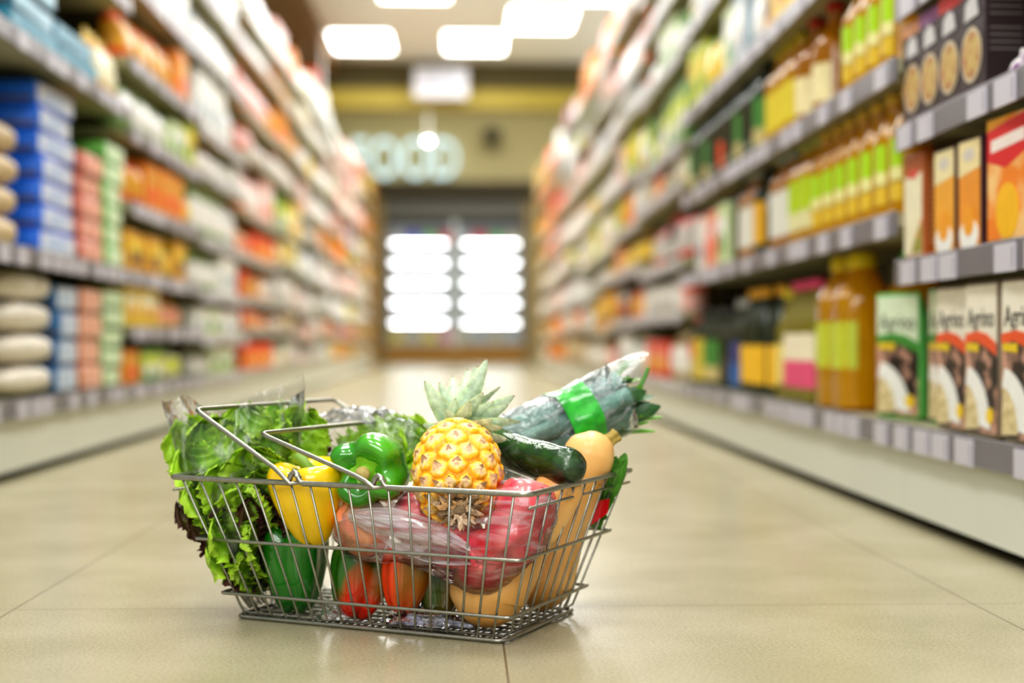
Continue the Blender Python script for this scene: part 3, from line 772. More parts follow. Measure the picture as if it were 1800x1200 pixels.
tips = [  # pixel of the leaf tip, basket y, width, dark
    (322, 764, -.10, .040, 0), (345, 806, -.12, .036, 0), (372, 760, -.07, .042, 0), (415, 782, -.10, .042, 0), (455, 742, -.03, .042, 0), (500, 722, .00, .042, 0), (530, 744, .0, .040, 0),
    (445, 815, -.125, .040, 0), (480, 790, -.09, .036, 0), (395, 838, -.135, .036, 0), (350, 860, -.13, .034, 0), (430, 880, -.14, .036, 0), (470, 865, -.12, .036, 0), (375, 905, -.13, .034, 1), (345, 890, -.12, .032, 1), (400, 880, -.142, .03, 1),
    (410, 930, -.135, .034, 0), (455, 935, -.125, .032, 0), (395, 965, -.125, .030, 0), (360, 925, -.11, .03, 1), (440, 985, -.12, .030, 0), (420, 905, -.14, .028, 1), (455, 900, -.13, .028, 1), (475, 930, -.11, .03, 1), (550, 765, .02, .032, 1), (520, 760, -.01, .03, 0), (412, 1000, -.115, .026, 1),
    (335, 770, -.05, .04, 0), (395, 760, -.03, .042, 0), (470, 745, .02, .04, 0), (430, 735, -.05, .036, 0), (360, 830, -.08, .04, 0), (500, 830, -.03, .04, 0), (450, 840, -.05, .04, 0)]
for k, (u_, v_, yl, W, dk_) in enumerate(tips):
    tip = BM @ pb(u_, v_, yl)
    o = heart + (tip - heart) * (.12 if v_ > 860 else .34) + Vector((rr.uniform(-.012, .012), rr.uniform(-.012, .012), rr.uniform(-.004, .012)))
    upv = (CP - o).normalized() * 1.0 + Vector((rr.uniform(-.7, .7), rr.uniform(-.4, .4), rr.uniform(-.2, .6)))
    lv.append((o, tip, W, upv, bool(dk_), rr.uniform(.75, 1.15), rr.uniform(.15, .7)))
lettuce('leaf_lettuce', 'frilly green and dark red loose-leaf lettuce at the handle-side end of the basket', lv, 0)
# sleeve bag round it
def lbag(u_, v_):
    th = 2 * PI * u_; t = v_
    ctr = pb(462 - 52 * t ** .9, 1066 - 338 * t, -.052 - .012 * math.sin(PI * t))
    rx = .012 + .074 * t ** .75; ry = .010 + .066 * math.sin(PI * (.06 + .60 * t)) ** 1.0
    wr = 1 + .05 * fbm((math.cos(th) * 1.6, math.sin(th) * 1.6, t * 3), 2.4, 4) + .025 * math.sin(11 * th + 4 * t) * (.3 + (1 - t))
    p = Vector((ctr.x + rx * math.cos(th) * wr, ctr.y + ry * math.sin(th) * wr, ctr.z))
    if t > .7:
        k = (t - .7) / .3
        c_ = math.cos(th)
        p.z += k * k * (abs(c_) ** 1.3 * (.020 if c_ < 0 else .050) - .012 * (1 - abs(c_)))
        p.x += k * (.018 * c_)
        p.z += k * .005 * math.sin(7 * th + 1)
    return p
lb = MB().add(grid(lbag, 96, 60)).build('lettuce_bag', mat_film('lettuce_film', milky=.10, stretch=(1, 1, .3), scale=48, gloss=.10, bumpk=1.0, fres=1.0, lo=.56, hi=.68), None, M=BM)
tag(lb, 'clear open-topped plastic bag around the frilly lettuce, corners sticking up', 'plastic bag')
# second lettuce, lying in a crumpled bag further back
lv = []
h2 = BM @ pb(596, 796, .11)
for k, (u_, v_, yl, W) in enumerate([(735, 768, .10, .034), (748, 790, .09, .034), (722, 800, .08, .032), (700, 758, .10, .032), (690, 790, .07, .032), (742, 812, .08, .03), (665, 770, .09, .03), (760, 775, .12, .03), (715, 775, .085, .03)]):
    tip = BM @ pb(u_, v_, yl); o = h2 + Vector((0, 0, rr.uniform(-.01, .01)))
    lv.append((o, tip, W, (CP - o).normalized() + Vector((rr.uniform(-.5, .5), 0, .6)), False, 1.0, rr.uniform(.1, .5)))
lettuce('leaf_lettuce', 'second green lettuce lying at the back, behind the bright green pepper', lv, 0)
def cbag(u_, v_):
    th = 2 * PI * u_; t = v_
    c_ = pb(545 + 205 * t, 768 + 14 * t, .115)
    r = (.012 + .034 * math.sin(PI * (.12 + .8 * t)) ** .8) * (1 + .16 * fbm((math.cos(th) * 1.2, math.sin(th) * 1.2, t * 4), 2.6, 4))
    return Vector((c_.x, c_.y + r * .9 * math.cos(th), c_.z + r * math.sin(th)))
tag(MB().add(grid(cbag, 56, 56)).build('lettuce_bag', mat_film('crumpled_film', milky=.13, stretch=(1, 1, 1), scale=55, gloss=.12, bumpk=1.0), None, M=BM),
    'crumpled clear plastic bag around the second lettuce at the back', 'plastic bag')
# crumpled bags on the basket bottom
def crumple(name, pts, r, lab, m, seed):
    c0 = pts
    def f(u_, v_):
        th = 2 * PI * u_; ph = PI * v_
        n = Vector((math.cos(th) * math.sin(ph), math.sin(th) * math.sin(ph), math.cos(ph)))
        k = 1 + .55 * fbm(n + Vector((seed, 0, 0)), 1.7, 5)
        p = Vector((n.x * r[0] * k, n.y * r[1] * k, n.z * r[2] * k)); p += c0; p.z = max(p.z, .009)
        return p
    tag(MB().add(grid(f, 48, 30)).build(name, m, None, M=BM), lab, 'plastic bag')
dark_film = mat_film('grey_film', milky=.06, scale=60, tint=(.62, .62, .72), gloss=.1, bumpk=1.0)
crumple('produce_bag', pb(752, 1092, -.068), (.055, .03, .018), 'crumpled greyish plastic bag on the basket bottom under the red peppers', dark_film, 1)
crumple('produce_bag', pb(592, 1082, -.088), (.020, .02, .016), 'small crumpled clear bag on the basket bottom beside the dark green pepper', mat_film('clear_film_small', milky=.1, scale=70, gloss=.1, bumpk=1.0), 5)
# ------------------------------------------------------------------ the shop
XR, XL = .84, -1.13
ORD = ['first', 'second', 'third', 'fourth', 'fifth', 'sixth', 'seventh', 'eighth', 'ninth', 'tenth', 'eleventh', 'twelfth', 'thirteenth', 'fourteenth', 'fifteenth', 'sixteenth', 'seventeenth', 'eighteenth', 'nineteenth', 'twentieth'] + ['twenty-' + w for w in ('first', 'second', 'third', 'fourth', 'fifth', 'sixth', 'seventh', 'eighth', 'ninth')]
def struct(vf_list, name, m, smooth=False):
    b_ = MB()
    for vf in vf_list: b_.add(vf)
    return tag(b_.build(name, m, smooth=smooth), kind='structure')

# floor: big beige tiles with thin joints
def floor_mat():
    m, nt, out = nodes_of('floor_tiles'); N = nt.nodes; L = nt.links
    geo = N.new('ShaderNodeNewGeometry'); sx = N.new('ShaderNodeSeparateXYZ'); L.new(geo.outputs['Position'], sx.inputs[0])
    def joint(sock, off, w):
        a = N.new('ShaderNodeMath'); a.operation = 'SUBTRACT'; L.new(sock, a.inputs[0]); a.inputs[1].default_value = off - 40 * .6335
        d = N.new('ShaderNodeMath'); d.operation = 'DIVIDE'; L.new(a.outputs[0], d.inputs[0]); d.inputs[1].default_value = .6335
        f = N.new('ShaderNodeMath'); f.operation = 'FRACT'; L.new(d.outputs[0], f.inputs[0])
        s = N.new('ShaderNodeMath'); s.operation = 'SUBTRACT'; L.new(f.outputs[0], s.inputs[0]); s.inputs[1].default_value = .5
        ab = N.new('ShaderNodeMath'); ab.operation = 'ABSOLUTE'; L.new(s.outputs[0], ab.inputs[0])
        g = N.new('ShaderNodeMath'); g.operation = 'GREATER_THAN'; L.new(ab.outputs[0], g.inputs[0]); g.inputs[1].default_value = .5 - w / .6335
        return g
    jx = joint(sx.outputs[0], .046, .0013); jy = joint(sx.outputs[1], 1.878, .0011)
    mxx = N.new('ShaderNodeMath'); mxx.operation = 'MAXIMUM'; L.new(jx.outputs[0], mxx.inputs[0]); L.new(jy.outputs[0], mxx.inputs[1])
    n1 = N.new('ShaderNodeTexNoise'); n1.inputs['Scale'].default_value = 5; n1.inputs['Detail'].default_value = 6; L.new(geo.outputs['Position'], n1.inputs['Vector'])
    n2 = N.new('ShaderNodeTexNoise'); n2.inputs['Scale'].default_value = 260; n2.inputs['Detail'].default_value = 4; L.new(geo.outputs['Position'], n2.inputs['Vector'])
    c1 = N.new('ShaderNodeValToRGB'); c1.color_ramp.elements[0].position = .35; c1.color_ramp.elements[1].position = .68
    c1.color_ramp.elements[0].color = lin((158, 150, 120)); c1.color_ramp.elements[1].color = lin((172, 164, 136)); L.new(n1.outputs['Fac'], c1.inputs['Fac'])
    hv = N.new('ShaderNodeHueSaturation'); L.new(c1.outputs['Color'], hv.inputs['Color'])
    mr = N.new('ShaderNodeMapRange'); mr.inputs['From Min'].default_value = .3; mr.inputs['From Max'].default_value = .7; mr.inputs['To Min'].default_value = .80; mr.inputs['To Max'].default_value = 1.14
    L.new(n2.outputs['Fac'], mr.inputs['Value']); L.new(mr.outputs['Result'], hv.inputs['Value'])
    jm = N.new('ShaderNodeMix'); jm.data_type = 'RGBA'; L.new(mxx.outputs[0], jm.inputs['Factor']); L.new(hv.outputs['Color'], jm.inputs['A']); jm.inputs['B'].default_value = lin((112, 100, 78))
    p = N.new('ShaderNodeBsdfPrincipled'); L.new(jm.outputs['Result'], p.inputs['Base Color'])
    p.inputs['Roughness'].default_value = .27; p.inputs['Specular IOR Level'].default_value = .5
    b = N.new('ShaderNodeBump'); b.inputs['Strength'].default_value = .12; b.inputs['Distance'].default_value = .001; L.new(n2.outputs['Fac'], b.inputs['Height']); L.new(b.outputs['Normal'], p.inputs['Normal'])
    L.new(p.outputs[0], out.inputs['Surface']); return m
struct([box(-9, 9, -4, 25, -.1, 0)], 'floor', floor_mat())
wall_m = mat('wall_paint', (190, 177, 128), rough=.8, var=.05, scale=2)
struct([box(-9, 9, 24.0, 24.2, 0, 5.2)], 'wall_back', wall_m)
ceil_m = mat('ceiling_board', (226, 230, 228), rough=.85, var=.04, scale=3)
struct([box(-1.46, 5.0, 4.0, 16.6, 3.6, 3.7)], 'ceiling', ceil_m)
struct([box(-5.0, -1.46, 4.0, 16.6, 3.44, 3.7)], 'trim_1', mat('soffit_brown', (118, 88, 44), rough=.8, var=.1, scale=3))
struct([box(-6, 6, 16.6, 16.9, 3.28, 3.9)], 'trim_2', mat('bulkhead_dark', (92, 84, 52), rough=.8, var=.1))
struct([box(-6, 6, 16.52, 16.9, 3.06, 3.28)], 'trim_3', mat('bulkhead_yellow', (158, 142, 48), rough=.6, var=.12, scale=3))
struct([box(-9, 9, 16.9, 24.2, 5.0, 5.2)], 'ceiling', ceil_m)
struct([box(-9, 9, 23.3, 24.0, 2.78, 2.98)], 'trim_4', mat('soffit_dark', (70, 60, 38), rough=.8))

# ceiling lights: framed square panels
def ceiling_light(x, y, lab):
    t = empty('ceiling_light', loc=(x, y, 3.6)); tag(t, lab, 'light', 'square ceiling light panels')
    w, l = .32, .50
    b_ = MB()
    for q in ((-w - .03, w + .03, -l - .03, -l), (-w - .03, w + .03, l, l + .03), (-w - .03, -w, -l, l), (w, w + .03, -l, l)):
        b_.add(box(q[0], q[1], q[2], q[3], -.025, .0))
    b_.build('frame', mat('light_frame', (236, 234, 226), rough=.5), t, smooth=False)
    MB().add(box(-w, w, -l, l, -.018, -.006)).build('diffuser', mat_emit('light_diffuser', (255, 254, 250), 9.0), t, smooth=False)
PL = [(-1.10, 15.4, 'leftmost of the far ceiling light panels, above the left shelves'), (.12, 15.4, 'far ceiling light panel straight above the bright cabinet'), (.78, 14.25, 'ceiling light panel set nearer than the far pair, right of centre'),
      (-.46, 13.0, 'ceiling light panel cut by the top of the photo, left of centre'), (1.40, 13.0, 'ceiling light panel cut by the top of the photo, over the right shelves')]
for x, y, lab in PL: ceiling_light(x, y, lab)

# end cabinet: tall open chiller, glaring white inside
def chiller():
    t = empty('refrigerated_cabinet', loc=(-.14, 23.1, 0)); tag(t, 'wide bright white refrigerated display cabinet at the end of the aisle', 'cabinet')
    W = 1.16
    dark = mat('cabinet_dark', (74, 72, 62), rough=.5); wood = mat('cabinet_base_brown', (150, 108, 36), rough=.55, var=.15)
    b_ = MB()
    for s in (-1, 1): b_.add(box(s * W - .05, s * W + .05, -.45, .75, 0, 2.58))
    b_.add(box(-W, W, .68, .75, 0, 2.58)); b_.build('carcass', mat('cabinet_side', (132, 112, 72), rough=.6), t, smooth=False)
    MB().add(box(-W + .05, W - .05, -.5, .68, 2.28, 2.58, .01)).build('header', dark, t, smooth=False)
    MB().add(box(-W + .05, W - .05, -.5, .68, .03, .27, .01)).build('base', wood, t, smooth=False)
    MB().add(box(-.045, .045, -.47, -.40, .27, 2.28)).build('mullion', mat('cabinet_mullion', (176, 182, 180), rough=.4), t, smooth=False)
    zs = [.34, .655, .97, 1.287, 1.604]
    lit = mat_emit('cabinet_glow', (250, 253, 255), .28)
    MB().add(box(-W + .05, W - .05, .60, .66, .30, 2.26)).build('glowing_back', lit, t, smooth=False)  # back panel made to glow so the space between shelf lights is bright
    for z in zs + [1.92]:
        for s in (-1, 1):
            x0, x1 = (.05, W - .06) if s > 0 else (-W + .06, -.05)
            sh = MB().add(box(x0, x1, -.36, .595, z - .02, z, .003)).build('shelf', mat('cabinet_shelf', (150, 168, 166), rough=.4), t, smooth=False)
            if z > .4: MB().add(box(x0 + .10, x1 - .10, -.399, -.363, z - .022, z - .003)).add(box(x0 + .10, x1 - .10, -.401, -.3992, z - .021, z - .004), 1).build('shelf_light', [mat('shelf_light_housing', (190, 194, 194), rough=.4), mat_emit('shelf_light', (250, 253, 255), 25.0)], sh, smooth=False)
    return t
chiller()
# white packs standing in the chiller, a few coloured ones on the top
packm = [mat('chilled_' + n, c, rough=.4) for n, c in (('white', (196, 198, 200)), ('cream', (206, 198, 170)), ('yellow', (238, 214, 90)), ('blue', (88, 96, 210)), ('red', (222, 60, 70)), ('green', (120, 190, 110)), ('pink', (240, 170, 176)))]
cnt = 0
for zi, z in enumerate([.342, .657, .972, 1.289, 1.606, 1.922]):
    for xi in range(8):
        x = -.94 + xi * .268
        h = .22
        mi = 0 if zi < 5 else [0, 3, 5, 4, 0, 4, 5, 1][xi]
        if zi == 0: mi = [2, 1, 2, 6, 1, 0, 1, 0][xi]
        b_ = MB(); w = .10
        b_.add(box(-w, w, -.1, .1, 0, h * .86, .012)).add(([(-w * .9, -.09, h * .86), (w * .9, -.09, h * .86), (w * .9, .09, h * .86), (-w * .9, .09, h * .86), (-w * .8, 0, h), (w * .8, 0, h)], [(0, 1, 5, 4), (2, 3, 4, 5), (1, 2, 5), (3, 0, 4)]))
        o = b_.build('chilled_carton', packm[mi], smooth=False); o.location = (-.14 + x, 22.95, z)
        nm = ['white', 'cream', 'yellow', 'blue', 'red', 'green', 'pink'][mi]
        tag(o, f'{nm} carton in the bright cabinet, {ORD[xi]} along its {ORD[zi]} shelf from the bottom', 'carton', 'cartons in the refrigerated cabinet')

# pale blue glowing sign on the back wall, white hanging sign, lamps
sg = empty('neon_sign', loc=(-.98, 23.9, 3.36)); tag(sg, 'pale blue glowing letter sign high on the end wall', 'sign')
me = text_mesh('FOOD', .74); me.materials.append(mat_emit('neon_blue', (204, 228, 230), 1.5))
o = bpy.data.objects.new('lettering', me); C.objects.link(o); o.parent = sg; o.rotation_euler = (PI / 2, 0, 0); o.scale = (.86, 1.28, 30); o.location = (0, -.04, .02)
MB().add(tube([(-.78, .04, 0), (.78, .04, 0)], .02, 8)).build('mounting_rail', mat('sign_rail', (170, 176, 166), rough=.4), sg)
sp = empty('spotlight', loc=(-.56, 22.4, 3.54)); tag(sp, 'small dazzling white spotlight in front of the glowing sign', 'light')
MB().add(revolve([(.045, -.04), (.055, -.02), (.05, .05), (.02, .08), (.02, 1.46)], 16)).build('housing', mat('lamp_white', (232, 232, 226), rough=.4), sp)
MB().add(revolve([(.002, -.045), (.04, -.043), (.045, -.038)], 16)).build('bulb', mat_emit('bulb_white', (255, 255, 252), 60.0), sp)
sp2 = empty('spotlight', loc=(-1.45, 14.6, 2.82)); tag(sp2, 'small white spotlight beside the red sign above the left shelves', 'light')
MB().add(revolve([(.04, -.04), (.05, -.02), (.045, .05), (.012, .08), (.012, .62)], 16)).build('housing', mat('lamp_white', (232, 232, 226), rough=.4), sp2)
MB().add(revolve([(.002, -.045), (.036, -.043), (.04, -.038)], 16)).build('bulb', mat_emit('bulb_soft', (255, 250, 236), 6.0), sp2)
hs = empty('hanging_sign', loc=(-.26, 16.3, 3.13)); tag(hs, 'white rectangular sign hanging in front of the dark and yellow bulkhead', 'sign')
MB().add(rbox(.62, .03, .36, .006)).build('panel', mat('sign_white', (204, 205, 212), rough=.5, var=.05), hs)
for s in (-1, 1): MB().add(tube([(s * .24, 0, .36), (s * .24, 0, .47)], .004, 6)).build('cord', mat('sign_cord', (120, 118, 110), rough=.5), hs)
for zz in (.24, .15): MB().add(box(-.22, .22, -.0165, -.0155, zz - .02, zz + .02)).build('printed_line', mat('sign_print', (176, 184, 206), rough=.6), hs)
rs = empty('hanging_sign', loc=(-1.54, 14.2, 2.70)); tag(rs, 'small red sign standing above the left shelves near the bulkhead', 'sign')
MB().add(rbox(.17, .03, .36, .006)).build('panel', mat('sign_red', (226, 74, 54), rough=.5), rs)
MB().add(tube([(0, 0, .36), (0, 0, .74)], .005, 6)).build('cord', mat('sign_cord', (120, 118, 110), rough=.5), rs)
dm = empty('security_camera', loc=(.47, 23.6, 3.80)); tag(dm, 'small dark camera dome mounted high near the end wall', 'camera')
MB().add(revolve([(.01, -.17), (.10, -.14), (.15, -.05), (.16, 0), (.16, .05)], 20)).build('dome', mat('dome_dark', (62, 58, 44), rough=.3), dm)
MB().add(box(-.04, .04, 0, .40, .05, .12)).build('wall_mount', mat('dome_bracket', (120, 110, 84), rough=.5), dm)

# ------------------------------------------------------------------ shelving units
m_back = mat('shelf_back_olive', (108, 104, 62), rough=.6, var=.1, scale=4)
m_under = mat('shelf_metal', (176, 172, 138), rough=.5, var=.05, scale=6)
m_kick = mat('kick_plate_cream', (216, 218, 208), rough=.45, var=.03, scale=4)
m_rail = mat('price_rail_grey', (112, 109, 116), rough=.35, var=.08, scale=12)
m_rail_far = mat('price_rail_pale', (176, 176, 166), rough=.35, var=.35, scale=5)
m_tag = mat('price_card', (196, 192, 202), rough=.5, var=.04, scale=40)
m_tagr = mat('price_card_print', (168, 164, 176), rough=.5)
m_dark = mat('plinth_gap_shade', (26, 28, 22), rough=.8)  # near-black colour puts the shadow gap along the floor into the plinth
SD = .44
def side_box(side, d0, d1, y0, y1, z0, z1, bev=0.0):
    """box reaching from d0 to d1 behind the shelf front"""
    xs = [(XR + d0), (XR + d1)] if side > 0 else [XL - d1, XL - d0]
    return box(min(xs), max(xs), y0, y1, z0, z1, bev)
def unit(side, y0, y1, zs, idx, tags=True, top=2.3, end=None):
    sn = 'right' if side > 0 else 'left'
    t = empty('shelving_unit'); tag(t, f'grey and cream metal shelving unit, {ORD[idx]} from the camera on the {sn} of the aisle', 'shelves', f'shelving units along the {sn} of the aisle')
    MB().add(side_box(side, SD, SD + .03, y0, y1, .02, top)).build('back_panel', m_back, t, smooth=False)
    k = MB().add(side_box(side, .012, .03, y0 + .001, y1 - .001, .022, zs[0] - .03))
    k.build('kick_plate', m_kick, t, smooth=False)
    MB().add(side_box(side, .07, SD, y0, y1, 0, .03)).build('plinth', m_dark, t, smooth=False)
    for yy in (y0 + .0125, y1 - .0125):
        MB().add(side_box(side, SD - .035, SD - .002, yy - .0125, yy + .0125, .03, top)).build('upright', m_under, t, smooth=False)
    rr = random.Random(idx * 31 + (5 if side > 0 else 77))
    for n_, z in enumerate(zs):
        s = MB().add(side_box(side, .004, SD - .036, y0 + .002, y1 - .002, z - .028, z, .002)).build('shelf', m_under, t, smooth=False)
        MB().add(side_box(side, -.006, .003, y0 + .002, y1 - .002, z - (.045 if idx < 3 else .034), z + .004, .0015)).build('price_rail', m_rail if idx < 3 else m_rail_far, s, smooth=False)
        if tags:
            y = y0 + .04
            while y < y1 - .08:
                b_ = MB().add(side_box(side, -.0085, -.0062, y, y + .085, z - .046, z - .002), 0)
                b_.add(side_box(side, -.0092, -.0086, y + .006, y + .013, z - .040, z - .008), 1)
                b_.build('price_card', [m_tag, m_tagr], s, smooth=False)
                y += rr.choice((.10, .12, .20, .26))
    if end is not None:
        MB().add(side_box(side, -.02, SD + .03, y1 + .002, y1 + .05, 0, top + .08, .004)).build('end_panel', end, t, smooth=False)
    return t

# ------------------------------------------------------------------ goods
def pm(col, rough=.45, coat=0.0, var=.16, scale=26):
    return mat('print_%d_%d_%d_%d' % (*col, int(rough * 100)), col, rough=rough, var=var, scale=scale, coat=coat)
REG = []
def face_M(side, y, z, d, dx=0, turn=0.0):
    x = XR + .012 + d / 2 + dx if side > 0 else XL - .012 - d / 2 - dx
    return (x, y, z), (0, 0, (-PI / 2 if side > 0 else PI / 2) + turn)
def put(proto_mesh_or_obj, name, side, y, z, d, desc, cat, where, dx=0, turn=0.0, lab=None):
    if isinstance(proto_mesh_or_obj, bpy.types.Mesh):
        o = bpy.data.objects.new(name, proto_mesh_or_obj); C.objects.link(o)
    else:
        o = copy_tree(proto_mesh_or_obj) if proto_mesh_or_obj.get('used') else proto_mesh_or_obj
        if 'used' not in proto_mesh_or_obj: proto_mesh_or_obj['used'] = 1
    o.location, o.rotation_euler = face_M(side, y, z, d, dx, turn)
    REG.append((where, y, z, o, desc, cat, lab))
    return o
_mc = {}
def carton_mesh(w, d, h, ca, cb, cc):
    """printed carton: base colour, broad label band, accent strip; folded top edge"""
    key = ('carton', round(w, 3), round(d, 3), round(h, 3), ca, cb, cc)
    if key not in _mc:
        b_ = MB(); g = .0015
        b_.add(box(-w / 2, w / 2, -d / 2, d / 2, 0, h, min(.004, w * .04)), 0)
        b_.add(box(-w * .40, w * .40, -d / 2 - g, -d / 2, h * .30, h * .80), 1)
        b_.add(poly(ell(0, h * .36, w * .30, h * .19, 18), -d / 2 - 2 * g), 2)
        b_.add(box(-w / 2 - g, w / 2 + g, -d * .30, d * .30, h * .12, h * .26), 2)
        b_.add(box(-w / 2 - g, w / 2 + g, -d * .36, d * .36, h * .36, h * .86), 1)
        _mc[key] = b_.mesh('carton', [pm(ca), pm(cb), pm(cc)], smooth=False)
    return _mc[key]
def pouch_mesh(w, d, h, ca, cb, cc):
    """filled pillow bag with flat crimped top and bottom seam"""
    key = ('pouch', round(w, 3), round(d, 3), round(h, 3), ca, cb, cc)
    if key not in _mc:
        b_ = MB(); n = 20; rows = [(0, .55), (.05, .8), (.18, 1), (.45, 1), (.68, .86), (.82, .45), (.88, .10), (.92, .04), (1, .03)]
        v, f, m = [], [], []
        for t, k in rows:
            for j in range(n):
                th = 2 * PI * j / n; c_, s_ = math.cos(th), math.sin(th)
                x = math.copysign(abs(c_) ** .5, c_) * w / 2 * (.93 + .07 * t if t > .8 else 1 - .05 * (1 - k)); y = math.copysign(abs(s_) ** .7, s_) * d / 2 * k
                v.append((x, y, t * h + .004 * math.sin(6 * th) * (t > .3)))
        for i in range(len(rows) - 1):
            for j in range(n):
                f.append((i * n + j, i * n + (j + 1) % n, (i + 1) * n + (j + 1) % n, (i + 1) * n + j)); m.append(0 if i in (0, 5, 6, 7) else (1 if i in (2, 3) else 2))
        f.append(tuple(range(n - 1, -1, -1))); m.append(0); f.append(tuple((len(rows) - 1) * n + j for j in range(n))); m.append(0)
        b_.add((v, f), m); _mc[key] = b_.mesh('pouch', [pm(ca, .3), pm(cb, .3), pm(cc, .3)], smooth=True)
    return _mc[key]
def round_mesh(kind, r, h, ca, cb, cc):
    key = (kind, round(r, 3), round(h, 3), ca, cb, cc)
    if key not in _mc:
        if kind == 'bottle':
            pr = [(r * .9, 0, 0), (r, .03, 0), (r, .16, 0), (r * 1.01, .17, 1), (r * 1.01, .46, 1), (r, .47, 0), (r * .97, .58, 0), (r * .7, .69, 0), (r * .36, .78, 0), (r * .33, .90, 0), (r * .42, .905, 2), (r * .42, 1, 2)]
        elif kind == 'jar':
            pr = [(r * .9, 0, 0), (r, .05, 0), (r, .16, 0), (r * 1.01, .17, 1), (r * 1.01, .66, 1), (r, .67, 0), (r * .93, .78, 0), (r * .80, .83, 0), (r * .9, .835, 2), (r * .9, .99, 2), (r * .86, 1, 2)]
        else:
            pr = [(r * .96, 0, 0), (r * 1.01, .02, 0), (r * .99, .06, 1), (r * .99, .60, 1), (r * .99, .62, 2), (r * .99, .93, 2), (r * 1.01, .97, 0), (r * .97, .99, 0), (r * .94, .975, 0)]
        n = 18; v, f = revolve([(a, t * h) for a, t, _ in pr], n); m = []
        for i in range(len(pr) - 1): m += [pr[i + 1][2]] * n
        m += [0, pr[-1][2]]
        b_ = MB().add((v, f), m); _mc[key] = b_.mesh(kind, [pm(ca, .18, .4), pm(cb, .45), pm(cc, .35)], smooth=True)
    return _mc[key]

COL = {'white': (244, 244, 240), 'cream': (246, 236, 204), 'pale green': (208, 226, 170), 'green': (96, 148, 60), 'dark green': (38, 62, 40), 'lime': (212, 222, 66), 'yellow': (246, 206, 54), 'orange': (244, 146, 40), 'amber': (226, 164, 40),
       'red-orange': (246, 86, 30), 'red': (226, 50, 42), 'salmon': (244, 158, 130), 'pink': (246, 190, 186), 'grey-blue': (160, 180, 192), 'blue': (40, 96, 196), 'teal': (50, 132, 158), 'purple': (112, 72, 116), 'black': (38, 36, 36), 'grey': (196, 192, 188), 'brown': (120, 84, 48), 'tan': (196, 166, 116)}
ACC = {'white': ('white', 'grey-blue'), 'cream': ('white', 'tan'), 'pale green': ('white', 'green'), 'green': ('lime', 'white'), 'dark green': ('cream', 'dark green'), 'lime': ('yellow', 'green'), 'yellow': ('cream', 'amber'), 'orange': ('amber', 'red-orange'), 'amber': ('yellow', 'brown'),
       'red-orange': ('red-orange', 'yellow'), 'red': ('salmon', 'yellow'), 'salmon': ('pink', 'red-orange'), 'pink': ('white', 'salmon'), 'grey-blue': ('white', 'grey'), 'blue': ('white', 'blue'), 'teal': ('teal', 'white'), 'purple': ('pink', 'purple'), 'black': ('grey', 'red'), 'grey': ('white', 'grey'), 'brown': ('cream', 'brown'), 'tan': ('cream', 'brown')}
KN = {'carton': 'carton', 'pouch': 'pouch', 'bottle': 'bottle', 'jar': 'jar', 'tin': 'tin'}
def good(kind, colname, side, y, z, w, h, where, rr_):
    a, b2 = ACC[colname]; ca, cb, cc = COL[colname], COL[a], COL[b2]
    w = round(w / .02) * .02; h = round(h / .02) * .02
    if kind == 'carton': me = carton_mesh(w, .16, h, ca, cb, cc); d = .16; wd = w
    elif kind == 'pouch': me = pouch_mesh(w, .10, h, ca, cb, cc); d = .12; wd = w
    else:
        r = {'bottle': .040, 'jar': .042, 'tin': .045}[kind]; me = round_mesh(kind, r, h, ca, cb, cc); d = 2 * r + .01; wd = 2 * r
    put(me, {'carton': 'carton', 'pouch': 'pouch', 'bottle': 'bottle', 'jar': 'jar', 'tin': 'tin_can'}[kind], side, y + wd / 2, z, d, f'{colname} {KN[kind]}', KN[kind], where, dx=rr_.uniform(0, .012))
    return wd
def fill(side, ui, si, y0, y1, z, gap, kinds, cols, seed, wk=1.0, hk=(.72, .92)):
    r_ = random.Random(seed); y = y0 + .02; where = (side, ui, si)
    while y < y1 - .10:
        kind = r_.choice(kinds); col = r_.choice(cols); n = r_.choice((1, 2, 2, 3))
        w = r_.choice((.12, .14, .16, .18, .20)) * wk
        h = gap * r_.uniform(*hk)
        if kind in ('jar', 'tin'): h = min(h, .15)
        if kind == 'bottle': h = min(h, .30)
        for _ in range(n):
            need = w if kind in ('carton', 'pouch') else .095
            if y + need > y1 - .02: y = y1; break
            y += good(kind, col, side, y, z, w, h, where, r_) + (.006 if kind in ('carton', 'pouch') else .012)
# ------------------------------------------------------------------ near goods, with parts
def lathe_part(pr, name, m, parent, n=24): return MB().add(revolve(pr, n)).build(name, m, parent)
oil_m = None
def oil_mat(name, col):
    if name in _mats: return _mats[name]
    m, nt, out = nodes_of(name); N = nt.nodes; L = nt.links
    p = N.new('ShaderNodeBsdfPrincipled'); p.inputs['Base Color'].default_value = lin(col); p.inputs['Roughness'].default_value = .1; p.inputs['Coat Weight'].default_value = .8
    t = N.new('ShaderNodeBsdfTranslucent'); t.inputs['Color'].default_value = lin(col)
    nz = N.new('ShaderNodeTexNoise'); nz.inputs['Scale'].default_value = 12
    mr = N.new('ShaderNodeMapRange'); mr.inputs['To Min'].default_value = .3; mr.inputs['To Max'].default_value = .6; L.new(nz.outputs['Fac'], mr.inputs['Value'])
    ms = N.new('ShaderNodeMixShader'); L.new(mr.outputs['Result'], ms.inputs['Fac']); L.new(p.outputs[0], ms.inputs[1]); L.new(t.outputs[0], ms.inputs[2]); L.new(ms.outputs[0], out.inputs['Surface'])
    _mats[name] = m; return m
golden = oil_mat('golden_oil', (232, 174, 8)); amber = oil_mat('amber_oil', (206, 138, 8)); dkglass = oil_mat('dark_bottle_glass', (52, 66, 40)); clearp = oil_mat('clear_plastic_oil', (168, 156, 62)); paleg = oil_mat('neck_plastic', (232, 214, 150))

